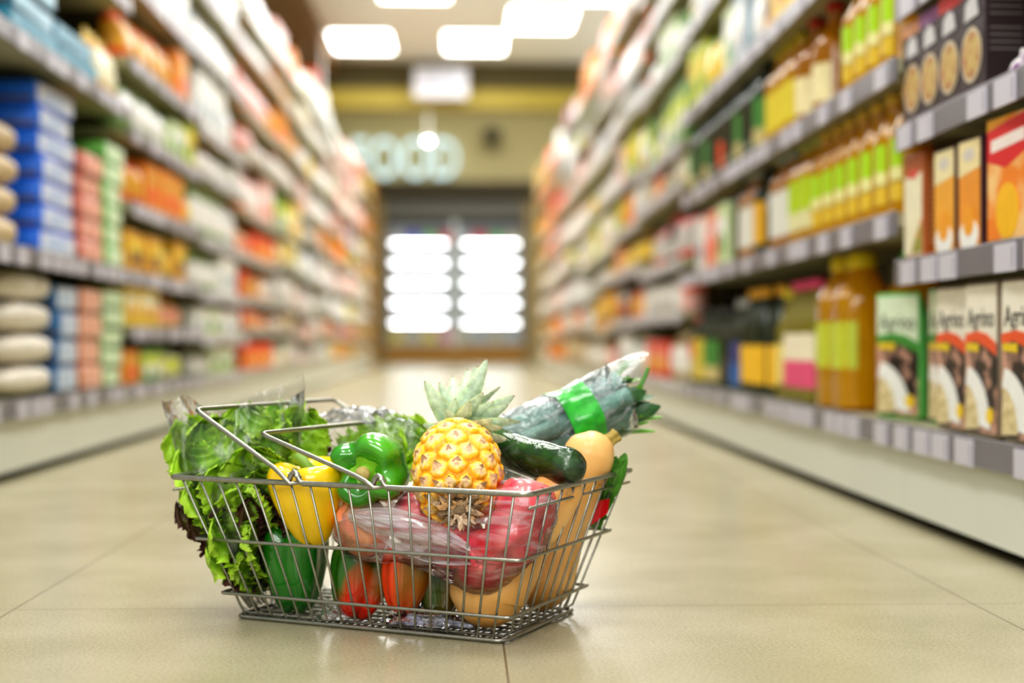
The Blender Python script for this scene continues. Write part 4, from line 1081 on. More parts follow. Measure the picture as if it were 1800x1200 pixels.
def bottle(name, r, h, body, capc, labels, neck=.32, shoulder=.62, ribs=0, caph=.09, capr=.42, square=False, neckm=None, labarc=2.3):
    """labels: list of (z0, z1, colour) in fractions of the height"""
    t = empty(name)
    pr = catmull([(r * .82, 0, 0), (r * .98, 0, .015), (r, 0, .05), (r, 0, shoulder * .5), (r, 0, shoulder), (r * .93, 0, shoulder + .06), (r * .62, 0, shoulder + .15), (r * neck, 0, shoulder + .23), (r * neck, 0, 1 - caph)], 5)
    pf = []
    for q in pr:
        rr_ = q.x
        if ribs and .04 < q.z < shoulder: rr_ *= 1 - .018 * (math.sin(q.z * ribs * 2 * PI) > .2)
        pf.append((rr_, q.z * h))
    def sq(x, y, z, th, i):
        if not square: return (x, y, z)
        k = 1 / max(abs(math.cos(th)), abs(math.sin(th))) ** .55; k = 1 + (k - 1) * min(1, max(0, (shoulder * 1.15 - z / h) * 6)); return (x * k, y * k, z)
    MB().add(revolve(pf, 32, sq)).build('bottle_body', body, t)
    MB().add(revolve([(r * capr * .96, h * (1 - caph)), (r * capr, h * (1 - caph) + .004), (r * capr, h * .985), (r * capr * .86, h)], 24, lambda x, y, z, th, i: (x * (1 + .03 * math.cos(24 * th)), y * (1 + .03 * math.cos(24 * th)), z))).build('cap', pm(capc, .4, .1, .06), t)
    for k, (z0, z1, c) in enumerate(labels):
        def lf(u_, v_):
            th = -PI / 2 + (u_ - .5) * labarc; q = sq(r * 1.014 * math.cos(th), r * 1.014 * math.sin(th), h * (z0 + (z1 - z0) * v_), th, 0); return q
        MB().add(grid(lf, 16, 2)).build('label', pm(c, .45, 0, .14, 40), t)
    return t

def rice_packet(side, top, sw, w=.14, h=.255, d=.05):
    t = empty('rice_packet'); y = -d / 2
    b_ = MB(); rows = [(0, .92, 1), (.02, 1, 1), (.5, 1, 1), (.80, 1, .94), (.93, .985, .42), (.97, .97, .16), (1, .97, .12)]; n = 28; v = []
    for t_, kx, ky in rows:
        for j in range(n):
            th = 2 * PI * j / n; c_, s_ = math.cos(th), math.sin(th)
            yy = math.copysign(abs(s_) ** .22, s_) * d / 2
            yy = yy if s_ < 0 and t_ <= .5 else yy * ky
            v.append((math.copysign(abs(c_) ** .22, c_) * w / 2 * kx, yy - (d / 2) * (1 - ky) * 1.0, t_ * h))
    f = [(i * n + j, i * n + (j + 1) % n, (i + 1) * n + (j + 1) % n, (i + 1) * n + j) for i in range(len(rows) - 1) for j in range(n)]
    f += [tuple(range(n - 1, -1, -1)), tuple((len(rows) - 1) * n + j for j in range(n))]
    b_.add((v, f)); b_.build('packet_body', pm(side, .35), t)
    hw = w * .462
    def P(pts, name, m, lift): MB().add(poly(pts, y - lift - .0012)).build(name, m, t, smooth=False)
    P([(-hw, h * .5), (hw, h * .5), (hw, h * .88), (hw * .98, h * .975), (-hw * .98, h * .975), (-hw, h * .88)], 'upper_print', pm(top, .35), .0000)
    P([(-hw, .006), (hw, .006), (hw, h * .60), (hw * .3, h * .62), (-hw * .4, h * .635), (-hw, h * .63)], 'picture_panel', mat_two('packet_picture', (44, 32, 28), (198, 152, 132), scale=26, lo=.48, hi=.62, rough=.4, coat=0), .0003)
    P([(-hw, h * .60), (-hw * .3, h * .615), (hw * .3, h * .58), (hw, h * .52), (hw, h * .60), (hw * .4, h * .66), (-hw * .2, h * .68), (-hw, h * .66)], 'colour_swoosh', pm(sw, .4), .0010)
    a = ell(-hw * .98, h * .05, w * .74, h * .40, 20, rad(0), rad(88)); b2 = ell(-hw * .98, h * .05, w * .42, h * .28, 20, rad(88), rad(0))
    P([(max(-hw, x), max(.008, z)) for x, z in a] + [(max(-hw, x), max(.008, z)) for x, z in b2], 'plate_rim', pm((236, 236, 232), .35), .0016)
    P([(-hw, .008)] + [(max(-hw, x), max(.008, z)) for x, z in ell(-hw * .98, h * .05, w * .42, h * .28, 16, 0, rad(90))], 'plated_rice', mat_two('plated_rice', (196, 178, 128), (226, 208, 164), scale=90, rough=.5, coat=0), .0013)
    P(ell(hw * .62, h * .14, w * .10, h * .052, 18), 'badge', pm((240, 202, 40), .4), .0018)
    P([(-hw * .9, h * .60), (-hw * .1, h * .60), (-hw * .1, h * .545), (-hw * .9, h * .555)], 'badge', pm((226, 196, 30), .4), .0018)
    me = text_mesh('Agrino', .040); me.materials.append(pm((58, 56, 52), .5))
    o = bpy.data.objects.new('lettering', me); C.objects.link(o); o.parent = t; o.rotation_euler = (PI / 2, 0, 0); o.location = (0, y - .0016, h * .76); o.scale = (1.0, 1.15, 1)
    return t

def meal_box(topc, w=.10, h=.195, d=.075):
    t = empty('meal_box'); y = -d / 2
    MB().add(rbox(w, d, h, .002)).build('box_body', pm((52, 36, 42), .4, 0, .1), t, smooth=False)
    MB().add(poly([(-w * .49, h * .86), (w * .49, h * .86), (w * .49, h * .99), (-w * .49, h * .99)], y - .0012)).build('colour_band', pm(topc, .4), t, smooth=False)
    MB().add(poly([(-w * .28, h * .64), (w * .30, h * .66), (w * .22, h * .80), (0, h * .85), (-w * .24, h * .79)], y - .0016)).build('emblem', pm((206, 204, 206), .4), t, smooth=False)
    pl = MB().add(poly(ell(0, h * .34, w * .42, h * .24), y - .0016)).build('plate', pm((206, 192, 166), .35), t, smooth=False)
    MB().add(poly(ell(0, h * .34, w * .36, h * .205), y - .0022)).build('food', mat_two('plated_food', (200, 172, 104), (176, 122, 74), scale=45, rough=.5, coat=0), pl, smooth=False)
    # small text lines on the side facing the door end
    for k in range(9):
        if k == 4: continue
        MB().add(box(w / 2, w / 2 + .0012, -d * .38, d * .36, h * (.34 + .06 * k), h * (.352 + .06 * k))).build('printed_line', pm((128, 122, 122), .5), t, smooth=False)
    return t
def soup_carton(front, front2, sidec, w=.092, h=.185, d=.06, pic=(238, 160, 30)):
    t = empty('soup_carton'); y = -d / 2
    MB().add(rbox(w, d, h, .002)).build('box_body', pm(sidec, .4, 0, .1), t, smooth=False)
    MB().add(poly([(-w * .48, h * .02), (w * .48, h * .02), (w * .48, h * .98), (-w * .48, h * .98)], y - .0010)).build('front_print', pm(front2, .4), t, smooth=False)
    MB().add(poly([(-w * .48, h * .66), (w * .48, h * .72), (w * .48, h * .98), (-w * .48, h * .98)], y - .0015)).build('upper_print', pm(front, .4), t, smooth=False)
    MB().add(poly(ell(0, h * .85, w * .26, h * .06), y - .0020)).build('emblem', pm((214, 206, 196), .4), t, smooth=False)
    b_ = MB().add(poly(ell(0, h * .12, w * .42, h * .15, 28), y - .0020)).build('bowl', pm((240, 238, 232), .35), t, smooth=False)
    MB().add(poly(ell(0, h * .25, w * .24, h * .14), y - .0026)).build('soup_picture', pm(pic, .4), b_, smooth=False)
    return t
def corn_box(w=.17, h=.20, d=.06):
    t = empty('corn_snack_box'); y = -d / 2
    MB().add(rbox(w, d, h, .002)).build('box_body', pm((66, 30, 44), .4, 0, .1), t, smooth=False)
    MB().add(poly([(-w * .49, h * .02), (w * .49, h * .02), (w * .49, h * .99), (-w * .49, h * .99)], y - .0010)).build('front_print', mat_two('corn_front', (236, 132, 24), (242, 196, 130), scale=14, rough=.4, coat=0), t, smooth=False)
    MB().add(poly([(-w * .49, h * .66), (-w * .1, h * .58), (w * .49, h * .72), (w * .49, h * .99), (-w * .49, h * .90)], y - .0014)).build('red_print', pm((216, 18, 30), .4), t, smooth=False)
    MB().add(poly([(-w * .49, h * .90), (w * .1, h * .99), (-w * .49, h * .99)], y - .0018)).build('yellow_corner', pm((240, 170, 30), .4), t, smooth=False)
    MB().add(poly(ell(-w * .06, h * .24, w * .24, h * .22), y - .0018)).build('corn_picture', pm((244, 184, 20), .35), t, smooth=False)
    MB().add(poly([(-w * .40, h * .72), (w * .30, h * .76), (w * .30, h * .86), (-w * .40, h * .82)], y - .0020)).build('emblem', pm((240, 226, 220), .4), t, smooth=False)
    return t
def tall_pack(w=.10, h=.20, d=.08):
    t = empty('grain_carton'); y = -d / 2
    MB().add(rbox(w, d, h, .003)).build('box_body', pm((184, 96, 34), .45, 0, .1), t, smooth=False)
    MB().add(poly([(-w * .46, 0.006), (w * .46, 0.006), (w * .46, h * .80), (-w * .46, h * .78)], y - .0010)).build('front_print', pm((238, 230, 200), .4), t, smooth=False)
    MB().add(poly(ell(0, h * .80, w * .26, h * .045), y - .0016)).build('emblem', pm((214, 72, 62), .4), t, smooth=False)
    MB().add(poly([(-w * .1, .01), (w * .46, .01), (w * .46, h * .36), (w * .2, h * .24)], y - .0016)).build('grain_picture', mat_two('grain_picture', (214, 140, 60), (150, 150, 60), scale=20, rough=.4, coat=0), t, smooth=False)
    for k in range(14): MB().add(box(w / 2, w / 2 + .0012, -d * .36, d * .36, h * (.14 + .055 * k), h * (.158 + .055 * k))).build('printed_line', pm((216, 160, 110), .5), t, smooth=False)
    return t

# ---- right side, first two units ------------------------------------------------
ZR1 = [.19, .503, .76, 1.01, 1.30, 1.60, 1.90]
ZR2 = [.19, .60, .90, 1.21, 1.52, 1.83]
unit(1, 1.50, 2.73, ZR1, 0); unit(1, 2.732, 4.08, ZR2, 1); unit(1, 4.082, 5.45, ZR2, 2)
rp = {'orange': rice_packet((150, 132, 112), (238, 232, 216), (232, 90, 40)), 'green': rice_packet((104, 190, 96), (222, 236, 208), (72, 148, 60))}
for y, k, dx, tn, lab in [(2.15, 'orange', .0, .05, 'cream and orange rice packet nearest the camera on the bottom right shelf'), (2.315, 'orange', .0, .03, 'cream and orange rice packet, second from the camera on the bottom right shelf'),
                      (2.475, 'orange', .006, .06, 'cream and orange rice packet next to the green ones, third from the camera'), (2.64, 'green', .035, .04, 'pale green rice packet half hidden between the orange and the turned green packet'),
                      (2.88, 'green', .022, .38, 'pale green rice packet turned toward the camera beside the oil jugs')]:
    rpo = put(rp[k], 'rice_packet', 1, y, .194, .05, '', 'packet', (1, 0, 0), dx=dx, turn=tn, lab=lab)
    if k == 'green': rpo.scale = (1, .62, 1)
sc = soup_carton((240, 226, 178), (236, 168, 50), (74, 38, 48)); sc2 = soup_carton((240, 222, 170), (232, 150, 40), (74, 38, 48))
put(tall_pack(), 'grain_carton', 1, 2.67, .507, .08, '', 'carton', (1, 0, 1), turn=.04, lab='tall cream-fronted carton with a brown side on the second right shelf')
put(sc, 'soup_carton', 1, 2.495, .507, .06, '', 'carton', (1, 0, 1), turn=.05, lab='orange and cream soup carton beside the tall cream-fronted carton')
put(sc2, 'soup_carton', 1, 2.37, .507, .06, '', 'carton', (1, 0, 1), turn=.05, lab='orange and cream soup carton beside the red corn box')
put(corn_box(), 'corn_snack_box', 1, 2.19, .507, .06, '', 'carton', (1, 0, 1), turn=.06, lab='red and yellow box with a yellow corn picture, nearest on the second right shelf')
for k, (y, tc, lab) in enumerate([(2.675, (226, 150, 90), 'dark meal box with an orange top, farthest of its row'), (2.575, (150, 92, 150), 'dark meal box with a purple top'), (2.47, (216, 60, 60), 'dark meal box with a bright red top'), (2.36, (190, 60, 60), 'dark meal box nearest the camera, small print on its black side')]):
    put(meal_box(tc), 'meal_box', 1, y, .764, .075, '', 'carton', (1, 0, 2), turn=.05, lab=lab + ', third right shelf')
# garlic-like net pack at the shelf edge
gb = empty('garlic_bulb'); gx = []
MB().add(revolve([(.004, 0), (.016, .002), (.021, .012), (.016, .024), (.006, .033), (.004, .045)], 24, lambda x, y, z, th, i: (x * (1 + .08 * math.cos(6 * th)), y * (1 + .08 * math.cos(6 * th)), z))).build('cloves', mat_two('garlic_skin', (236, 232, 226), (128, 70, 136), scale=30, rough=.4, coat=.1), gb)
put(gb, 'garlic_bulb', 1, 2.20, .764, .05, '', 'garlic', (1, 0, 2), lab='white and purple garlic bulb at the edge of the third right shelf')
# upper shelves of unit one: only a glimpse, fill lightly
fill(1, 0, 3, 2.0, 2.72, 1.014, .24, ['carton'], ['orange', 'amber'], 5)
# jugs and bottles, bottom of units two and three
jug = bottle('oil_jug', .066, .36, golden, (240, 214, 20), [(.26, .56, (196, 206, 60))], ribs=13, shoulder=.68, neck=.40, caph=.10, capr=.50, square=True)
jugg = bottle('oil_jug', .066, .355, golden, (70, 190, 60), [(.26, .56, (206, 210, 120))], ribs=13, shoulder=.68, neck=.38, caph=.09, capr=.46, square=True)
W0 = (1, 1, 0)
put(jugg, 'oil_jug', 1, 3.06, .194, .14, 'oil jug with green cap', 'bottle', W0, dx=.06)
put(jug, 'oil_jug', 1, 3.26, .194, .14, 'oil jug with yellow cap', 'bottle', W0)
put(jug, 'oil_jug', 1, 3.41, .194, .14, 'oil jug with yellow cap', 'bottle', W0)
pk = bottle('oil_bottle', .044, .315, clearp, (226, 66, 116), [(.12, .34, (226, 92, 130)), (.34, .56, (236, 226, 200))], neck=.4, shoulder=.62, capr=.5, caph=.08)
for y in (3.56, 3.66, 3.76): put(pk, 'oil_bottle', 1, y, .194, .09, 'clear oil bottle with pink cap', 'bottle', W0)
yb = bottle('oil_bottle', .040, .30, clearp, (226, 206, 40), [(.14, .50, (232, 214, 130))], neck=.4, shoulder=.6, capr=.5)
for y in (3.87,): put(yb, 'oil_bottle', 1, y, .194, .09, 'pale oil bottle with yellow cap', 'bottle', W0)
W1 = (1, 2, 0)
W0b = W0
yl_ = bottle('oil_bottle', .042, .315, dkglass, (240, 176, 30), [(.10, .46, (240, 190, 50))], neck=.36, shoulder=.6)
blb = bottle('oil_bottle', .040, .29, dkglass, (190, 190, 186), [(.06, .30, (44, 104, 176)), (.30, .54, (60, 66, 130))], neck=.36, shoulder=.6)
gnb = bottle('olive_oil_bottle', .042, .268, dkglass, (34, 38, 30), [(.08, .26, (206, 190, 130)), (.26, .60, (74, 138, 62))], neck=.34, shoulder=.64)
bkb = bottle('olive_oil_bottle', .040, .262, dkglass, (30, 30, 28), [(.12, .40, (70, 62, 46))], neck=.32, shoulder=.64)
ylb = bottle('olive_oil_bottle', .042, .28, dkglass, (30, 30, 28), [(.06, .60, (214, 190, 70))], neck=.36, shoulder=.64)
rdb = bottle('olive_oil_bottle', .040, .25, dkglass, (190, 50, 44), [(.10, .38, (196, 180, 150)), (.38, .62, (210, 60, 52))], neck=.36, shoulder=.64)
put(yl_, 'oil_bottle', 1, 3.975, .194, .09, 'dark bottle with bright yellow label', 'bottle', W0)
for y, pz, nm, ds in [(4.15, yl_, 'oil_bottle', 'dark bottle with bright yellow label'), (4.25, yl_, 'oil_bottle', 'dark bottle with bright yellow label'), (4.35, yl_, 'oil_bottle', 'dark bottle with bright yellow label'), (4.45, blb, 'oil_bottle', 'dark bottle with blue label'), (4.54, blb, 'oil_bottle', 'dark bottle with blue label'),
                      (4.64, bkb, 'olive_oil_bottle', 'plain dark glass bottle'), (4.73, bkb, 'olive_oil_bottle', 'plain dark glass bottle'), (4.83, gnb, 'olive_oil_bottle', 'dark bottle with green label'), (4.93, gnb, 'olive_oil_bottle', 'dark bottle with green label'), (5.03, gnb, 'olive_oil_bottle', 'dark bottle with green label'), (5.14, ylb, 'olive_oil_bottle', 'dark bottle with mustard label'), (5.25, ylb, 'olive_oil_bottle', 'dark bottle with mustard label'), (5.36, rdb, 'olive_oil_bottle', 'dark bottle with red label')]:
    put(pz, nm, 1, y, .194, .085, ds, 'bottle', W1)
# second shelf: the row of yellow bottles
ob = bottle('oil_bottle', .041, .258, golden, (236, 196, 80), [(.10, .26, (226, 190, 60)), (.24, .36, (236, 230, 160)), (.36, .58, (176, 216, 40))], neck=.40, shoulder=.60, capr=.46, ribs=9, neckm=paleg, labarc=1.7)
W2 = (1, 1, 1)
for k in range(7): put(ob, 'oil_bottle', 1, 2.81 + .107 * k, .604, .082, 'golden oil bottle with lime label', 'bottle', W2)
lb_ = bottle('oil_bottle', .052, .262, golden, (200, 206, 120), [(.30, .62, (186, 210, 40)), (.12, .30, (226, 220, 170))], neck=.36, shoulder=.64)
for y in (3.58, 3.70): put(lb_, 'oil_bottle', 1, y, .604, .105, 'large golden bottle with lime label', 'bottle', W2)
wl = bottle('oil_bottle', .045, .26, amber, (176, 190, 190), [(.12, .60, (226, 224, 214))], neck=.36, shoulder=.64)
for y in (3.82, 3.93): put(wl, 'oil_bottle', 1, y, .604, .09, 'amber bottle with white label', 'bottle', W2)
yl2 = bottle('oil_bottle', .042, .26, dkglass, (70, 60, 50), [(.12, .60, (232, 176, 40))], neck=.34, shoulder=.64)
W3 = (1, 2, 1)
for y, pz, ds in [(4.16, yl2, 'dark bottle with orange-yellow label'), (4.27, wl, 'amber bottle with white label'), (4.38, wl, 'amber bottle with white label'), (4.49, bkb, 'plain dark glass bottle')]: put(pz, 'oil_bottle', 1, y, .604, .09, ds, 'bottle', W3)
fill(1, 2, 1, 4.56, 5.44, .604, .26, ['carton', 'carton', 'bottle'], ['white', 'white', 'grey-blue', 'pale green', 'salmon'], 31, hk=(.72, .9))
# third shelf
W4 = (1, 1, 2)
yp = soup_carton((206, 220, 60), (240, 196, 30), (226, 150, 20), w=.12, h=.26, d=.08, pic=(226, 226, 200)); yp.name = 'rice_oil_carton'
for k in range(4): put(ob, 'oil_bottle', 1, 2.87 + .10 * k, .904, .082, 'golden oil bottle with lime label', 'bottle', W4)
rc_ = bottle('oil_bottle', .056, .272, amber, (214, 38, 28), [(.10, .44, (240, 226, 176))], neck=.38, shoulder=.58, caph=.07, capr=.40)
for y in (3.45, 3.63): put(rc_, 'oil_bottle', 1, y, .904, .115, 'amber bottle with red cap', 'bottle', W4)
yc = bottle('oil_bottle', .050, .268, golden, (226, 206, 20), [(.12, .52, (226, 206, 60))], neck=.38, shoulder=.6)
for y in (3.77, 3.885, 4.0): put(yc, 'oil_bottle', 1, y, .904, .105, 'golden bottle with yellow cap', 'bottle', W4)
W5 = (1, 2, 2)
orl = bottle('olive_oil_bottle', .041, .27, dkglass, (40, 40, 38), [(.10, .42, (226, 84, 30))], neck=.32, shoulder=.62)
grl = bottle('olive_oil_bottle', .041, .268, dkglass, (120, 124, 116), [(.10, .18, (120, 130, 110))], neck=.32, shoulder=.62)
for k in range(13):
    pz = orl if k == 6 else (grl if k % 3 else gnb)
    put(pz, 'olive_oil_bottle', 1, 4.16 + .098 * k, .904, .085, 'dark bottle with orange label' if k == 6 else ('tall plain green-black bottle' if k % 3 else 'dark bottle with green label'), 'bottle', W5)
# fourth and fifth shelf of units two and three
fill(1, 1, 3, 2.74, 4.07, 1.214, .28, ['bottle', 'carton'], ['yellow', 'amber', 'dark green'], 41)
fill(1, 2, 3, 4.09, 5.44, 1.214, .28, ['carton', 'bottle', 'pouch'], ['white', 'pale green', 'orange', 'lime', 'grey-blue'], 42)
fill(1, 1, 4, 2.74, 4.07, 1.524, .28, ['carton'], ['white', 'green'], 43)
fill(1, 2, 4, 4.09, 5.44, 1.524, .28, ['carton', 'jar'], ['white', 'grey-blue', 'cream', 'green'], 44)
fill(1, 2, 5, 4.09, 5.44, 1.834, .28, ['carton'], ['pink', 'cream', 'white'], 45)

# ---- right side, further units ----------------------------------------------------
ZF = [.19, .42, .68, .92, 1.18, 1.46, 1.74, 2.02]
RP = [  # colours by unit
    [['red', 'black', 'yellow', 'cream'], ['orange', 'salmon', 'white', 'grey'], ['white', 'pale green', 'black'], ['red', 'dark green', 'cream'], ['green', 'cream', 'dark green'], ['white', 'pale green', 'grey-blue'], ['white', 'grey', 'cream'], ['pink', 'cream']],
    [['red-orange', 'salmon', 'white'], ['orange', 'orange', 'black'], ['salmon', 'orange', 'amber'], ['orange', 'lime', 'white'], ['lime', 'pale green', 'pink'], ['pink', 'white', 'lime'], ['salmon', 'pink', 'cream'], ['pink', 'grey', 'cream']],
    [['salmon', 'white', 'cream'], ['amber', 'white', 'pink'], ['white', 'grey', 'lime'], ['lime', 'cream', 'pale green'], ['cream', 'lime', 'white'], ['grey', 'pink', 'white'], ['orange', 'cream', 'pink'], ['salmon', 'cream', 'amber']],
    [['pink', 'cream', 'tan'], ['salmon', 'white'], ['white', 'pale green', 'salmon'], ['white', 'cream'], ['lime', 'cream'], ['grey', 'pink'], ['pale green', 'white', 'green'], ['orange', 'cream', 'pink']],
    [['tan', 'cream'], ['orange', 'tan', 'white'], ['white', 'salmon'], ['cream', 'lime'], ['pink', 'cream'], ['cream', 'lime', 'grey'], ['white', 'pale green'], ['purple', 'pink', 'grey']],
    [['cream', 'orange'], ['orange', 'pink'], ['white', 'pink'], ['pink', 'grey'], ['salmon', 'cream'], ['red', 'salmon'], ['grey', 'pink', 'white'], ['grey', 'white']],
    [['tan', 'orange'], ['salmon', 'amber'], ['tan', 'white'], ['cream', 'tan'], ['red', 'salmon'], ['red', 'red-orange', 'pink'], ['red', 'orange'], ['salmon', 'grey']],
    [['tan', 'cream'], ['orange', 'tan'], ['white', 'tan'], ['tan', 'cream'], ['tan', 'amber'], ['orange', 'amber', 'salmon'], ['red-orange', 'red'], ['red', 'orange']]]
y = 5.452
for ui, pal in enumerate(RP):
    last = ui == len(RP) - 1
    zf = [ZF[0]] + [z + random.Random(900 + ui * 17 + i).uniform(-.055, .055) for i, z in enumerate(ZF[1:])]
    unit(1, y, y + 1.34, zf, 3 + ui, tags=ui < 2, end=mat('end_panel_tan', (168, 146, 96), rough=.6) if last else None)
    for si, cols in enumerate(pal):
        gap = (zf[si + 1] if si + 1 < len(zf) else 2.36) - zf[si] - .05
        kinds = ['carton', 'pouch', 'jar', 'carton', 'tin'] if si % 2 else ['carton', 'pouch', 'bottle' if gap > .24 else 'jar', 'pouch']
        fill(1, 3 + ui, si, y, y + 1.34, zf[si] + .004, gap, kinds, cols, 100 + ui * 10 + si, wk=1.25 + .12 * ui)
    y += 1.342

# ---- left side ---------------------------------------------------------------------
ZL1 = [.20, .59, 1.14, 1.50, 1.86]
ZL3 = [.20, .40, .59, .826, 1.077, 1.32, 1.60, 1.88, 2.12]
unit(-1, 2.30, 3.58, ZL1, 0); unit(-1, 3.582, 4.86, ZL1, 1)
def flat_pack(w, d, h, topc, frontc, name):
    t = empty(name)
    MB().add(rbox(w, d, h, .009, 3)).build('pack_body', pm(topc, .35, .1, .08), t)
    MB().add(box(-w / 2 - .0008, w / 2 + .0008, -d * .46, d * .46, .009, h * .30)).build('lower_band', pm((92, 70, 50), .5), t, smooth=False)  # brown band along the lower sides of the pack
    b_ = MB().add(poly([(-w * .47, h * .14), (w * .47, h * .14), (w * .47, h * .88), (-w * .47, h * .88)], -d / 2 - .0012)).build('front_print', pm(frontc, .35, .1, .08), t, smooth=False)
    MB().add(poly([(-w * .30, h * .34), (w * .20, h * .34), (w * .20, h * .62), (-w * .30, h * .62)], -d / 2 - .0018)).build('printed_mark', pm(tuple(int(.75 * a + .25 * b2) for a, b2 in zip(frontc, topc)), .4), t, smooth=False)
    return t
def loaf_bag(w, d, h, c1, c2):
    """soft flat bag of rusks lying on its side"""
    t = empty('rusk_bag'); n = 24
    def fn(u_, v_):
        th = 2 * PI * u_; s_ = -1 + 2 * v_; k = (1 - abs(s_) ** 3.0) ** .42
        x = s_ * w / 2; yy = math.copysign(abs(math.cos(th)) ** .6, math.cos(th)) * d / 2 * (.55 + .45 * k); z = math.copysign(abs(math.sin(th)) ** .7, math.sin(th)) * h / 2 * max(k, .05)
        return (x, yy + .006 * math.sin(8 * s_), h / 2 + z * (1 + .06 * math.sin(9 * s_ + 2 * th)))
    vf = grid(fn, n, 26); ms = [1 if n * .30 < (i % n) < n * .72 else 0 for i in range(len(vf[1]))]
    MB().add(vf, ms).build('bag_body', [pm(c1, .25, .3), pm(c2, .4)], t)
    MB().add(box(-w / 2 - .012, -w / 2 + .012, -d * .3, d * .3, h * .46, h * .54)).build('seal', pm((226, 222, 210), .3), t, smooth=False)
    MB().add(box(w / 2 - .012, w / 2 + .012, -d * .3, d * .3, h * .46, h * .54)).build('seal', pm((226, 222, 210), .3), t, smooth=False)
    return t
def stack(p, name, y, z, d, n, dz, desc, cat, where, dx=0.0, tr=.03, dy=0.0):
    r_ = random.Random(int(y * 100) + int(z * 10))
    for k in range(n):
        lv_ = 'at the bottom' if k == 0 else ('topmost' if k == n - 1 else ORD[k] + ' from the bottom')
        put(p, name, -1, y + dy * k + r_.uniform(-.006, .006), z + k * dz, d, desc, cat, where, dx=dx + r_.uniform(0, .012), turn=r_.uniform(-tr, tr), lab=f'{desc}, {lv_} of its stack, {ORD[where[2]]} left shelf')
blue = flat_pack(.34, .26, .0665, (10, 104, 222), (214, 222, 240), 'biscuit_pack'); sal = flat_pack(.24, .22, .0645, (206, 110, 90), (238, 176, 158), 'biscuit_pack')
WL = (-1, 1, 1)
rk = loaf_bag(.42, .22, .085, (244, 238, 222), (206, 182, 142))
stack(rk, 'rusk_bag', 3.66, .594, .22, 4, .082, 'cream and tan rusk bag', 'bag', (-1, 0, 1), dx=.03)
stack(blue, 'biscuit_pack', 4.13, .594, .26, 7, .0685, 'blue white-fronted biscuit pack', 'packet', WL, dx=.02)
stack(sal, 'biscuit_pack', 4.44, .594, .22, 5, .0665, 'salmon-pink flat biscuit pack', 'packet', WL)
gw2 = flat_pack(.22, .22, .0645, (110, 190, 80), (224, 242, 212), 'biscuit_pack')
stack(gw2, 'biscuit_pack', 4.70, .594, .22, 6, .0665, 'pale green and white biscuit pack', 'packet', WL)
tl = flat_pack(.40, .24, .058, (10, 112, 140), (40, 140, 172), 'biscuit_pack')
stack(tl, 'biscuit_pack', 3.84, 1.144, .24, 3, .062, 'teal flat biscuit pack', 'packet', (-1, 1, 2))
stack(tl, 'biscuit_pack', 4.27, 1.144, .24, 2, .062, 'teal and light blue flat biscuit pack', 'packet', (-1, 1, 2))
WB = (-1, 1, 0)
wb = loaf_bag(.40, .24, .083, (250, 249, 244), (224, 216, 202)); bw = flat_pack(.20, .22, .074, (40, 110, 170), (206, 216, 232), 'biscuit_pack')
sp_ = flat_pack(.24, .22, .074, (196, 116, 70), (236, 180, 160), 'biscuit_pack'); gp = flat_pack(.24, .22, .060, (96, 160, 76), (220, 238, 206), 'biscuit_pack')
stack(rk, 'rusk_bag', 3.46, .204, .22, 3, .082, 'tan and red rusk bag', 'bag', (-1, 0, 0), dx=.03)
stack(wb, 'rusk_bag', 3.86, .206, .24, 4, .084, 'white rusk bag', 'bag', WB)
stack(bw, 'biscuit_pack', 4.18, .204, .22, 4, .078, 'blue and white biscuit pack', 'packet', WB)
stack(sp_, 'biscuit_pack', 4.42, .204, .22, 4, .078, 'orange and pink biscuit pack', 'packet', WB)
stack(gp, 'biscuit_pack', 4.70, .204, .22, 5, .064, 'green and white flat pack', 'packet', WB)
fill(-1, 1, 2, 4.52, 4.85, 1.144, .30, ['pouch', 'carton'], ['red', 'orange', 'yellow'], 51, hk=(.5, .7))
fill(-1, 1, 3, 3.60, 4.85, 1.504, .30, ['carton', 'pouch'], ['white', 'yellow', 'grey-blue'], 52)
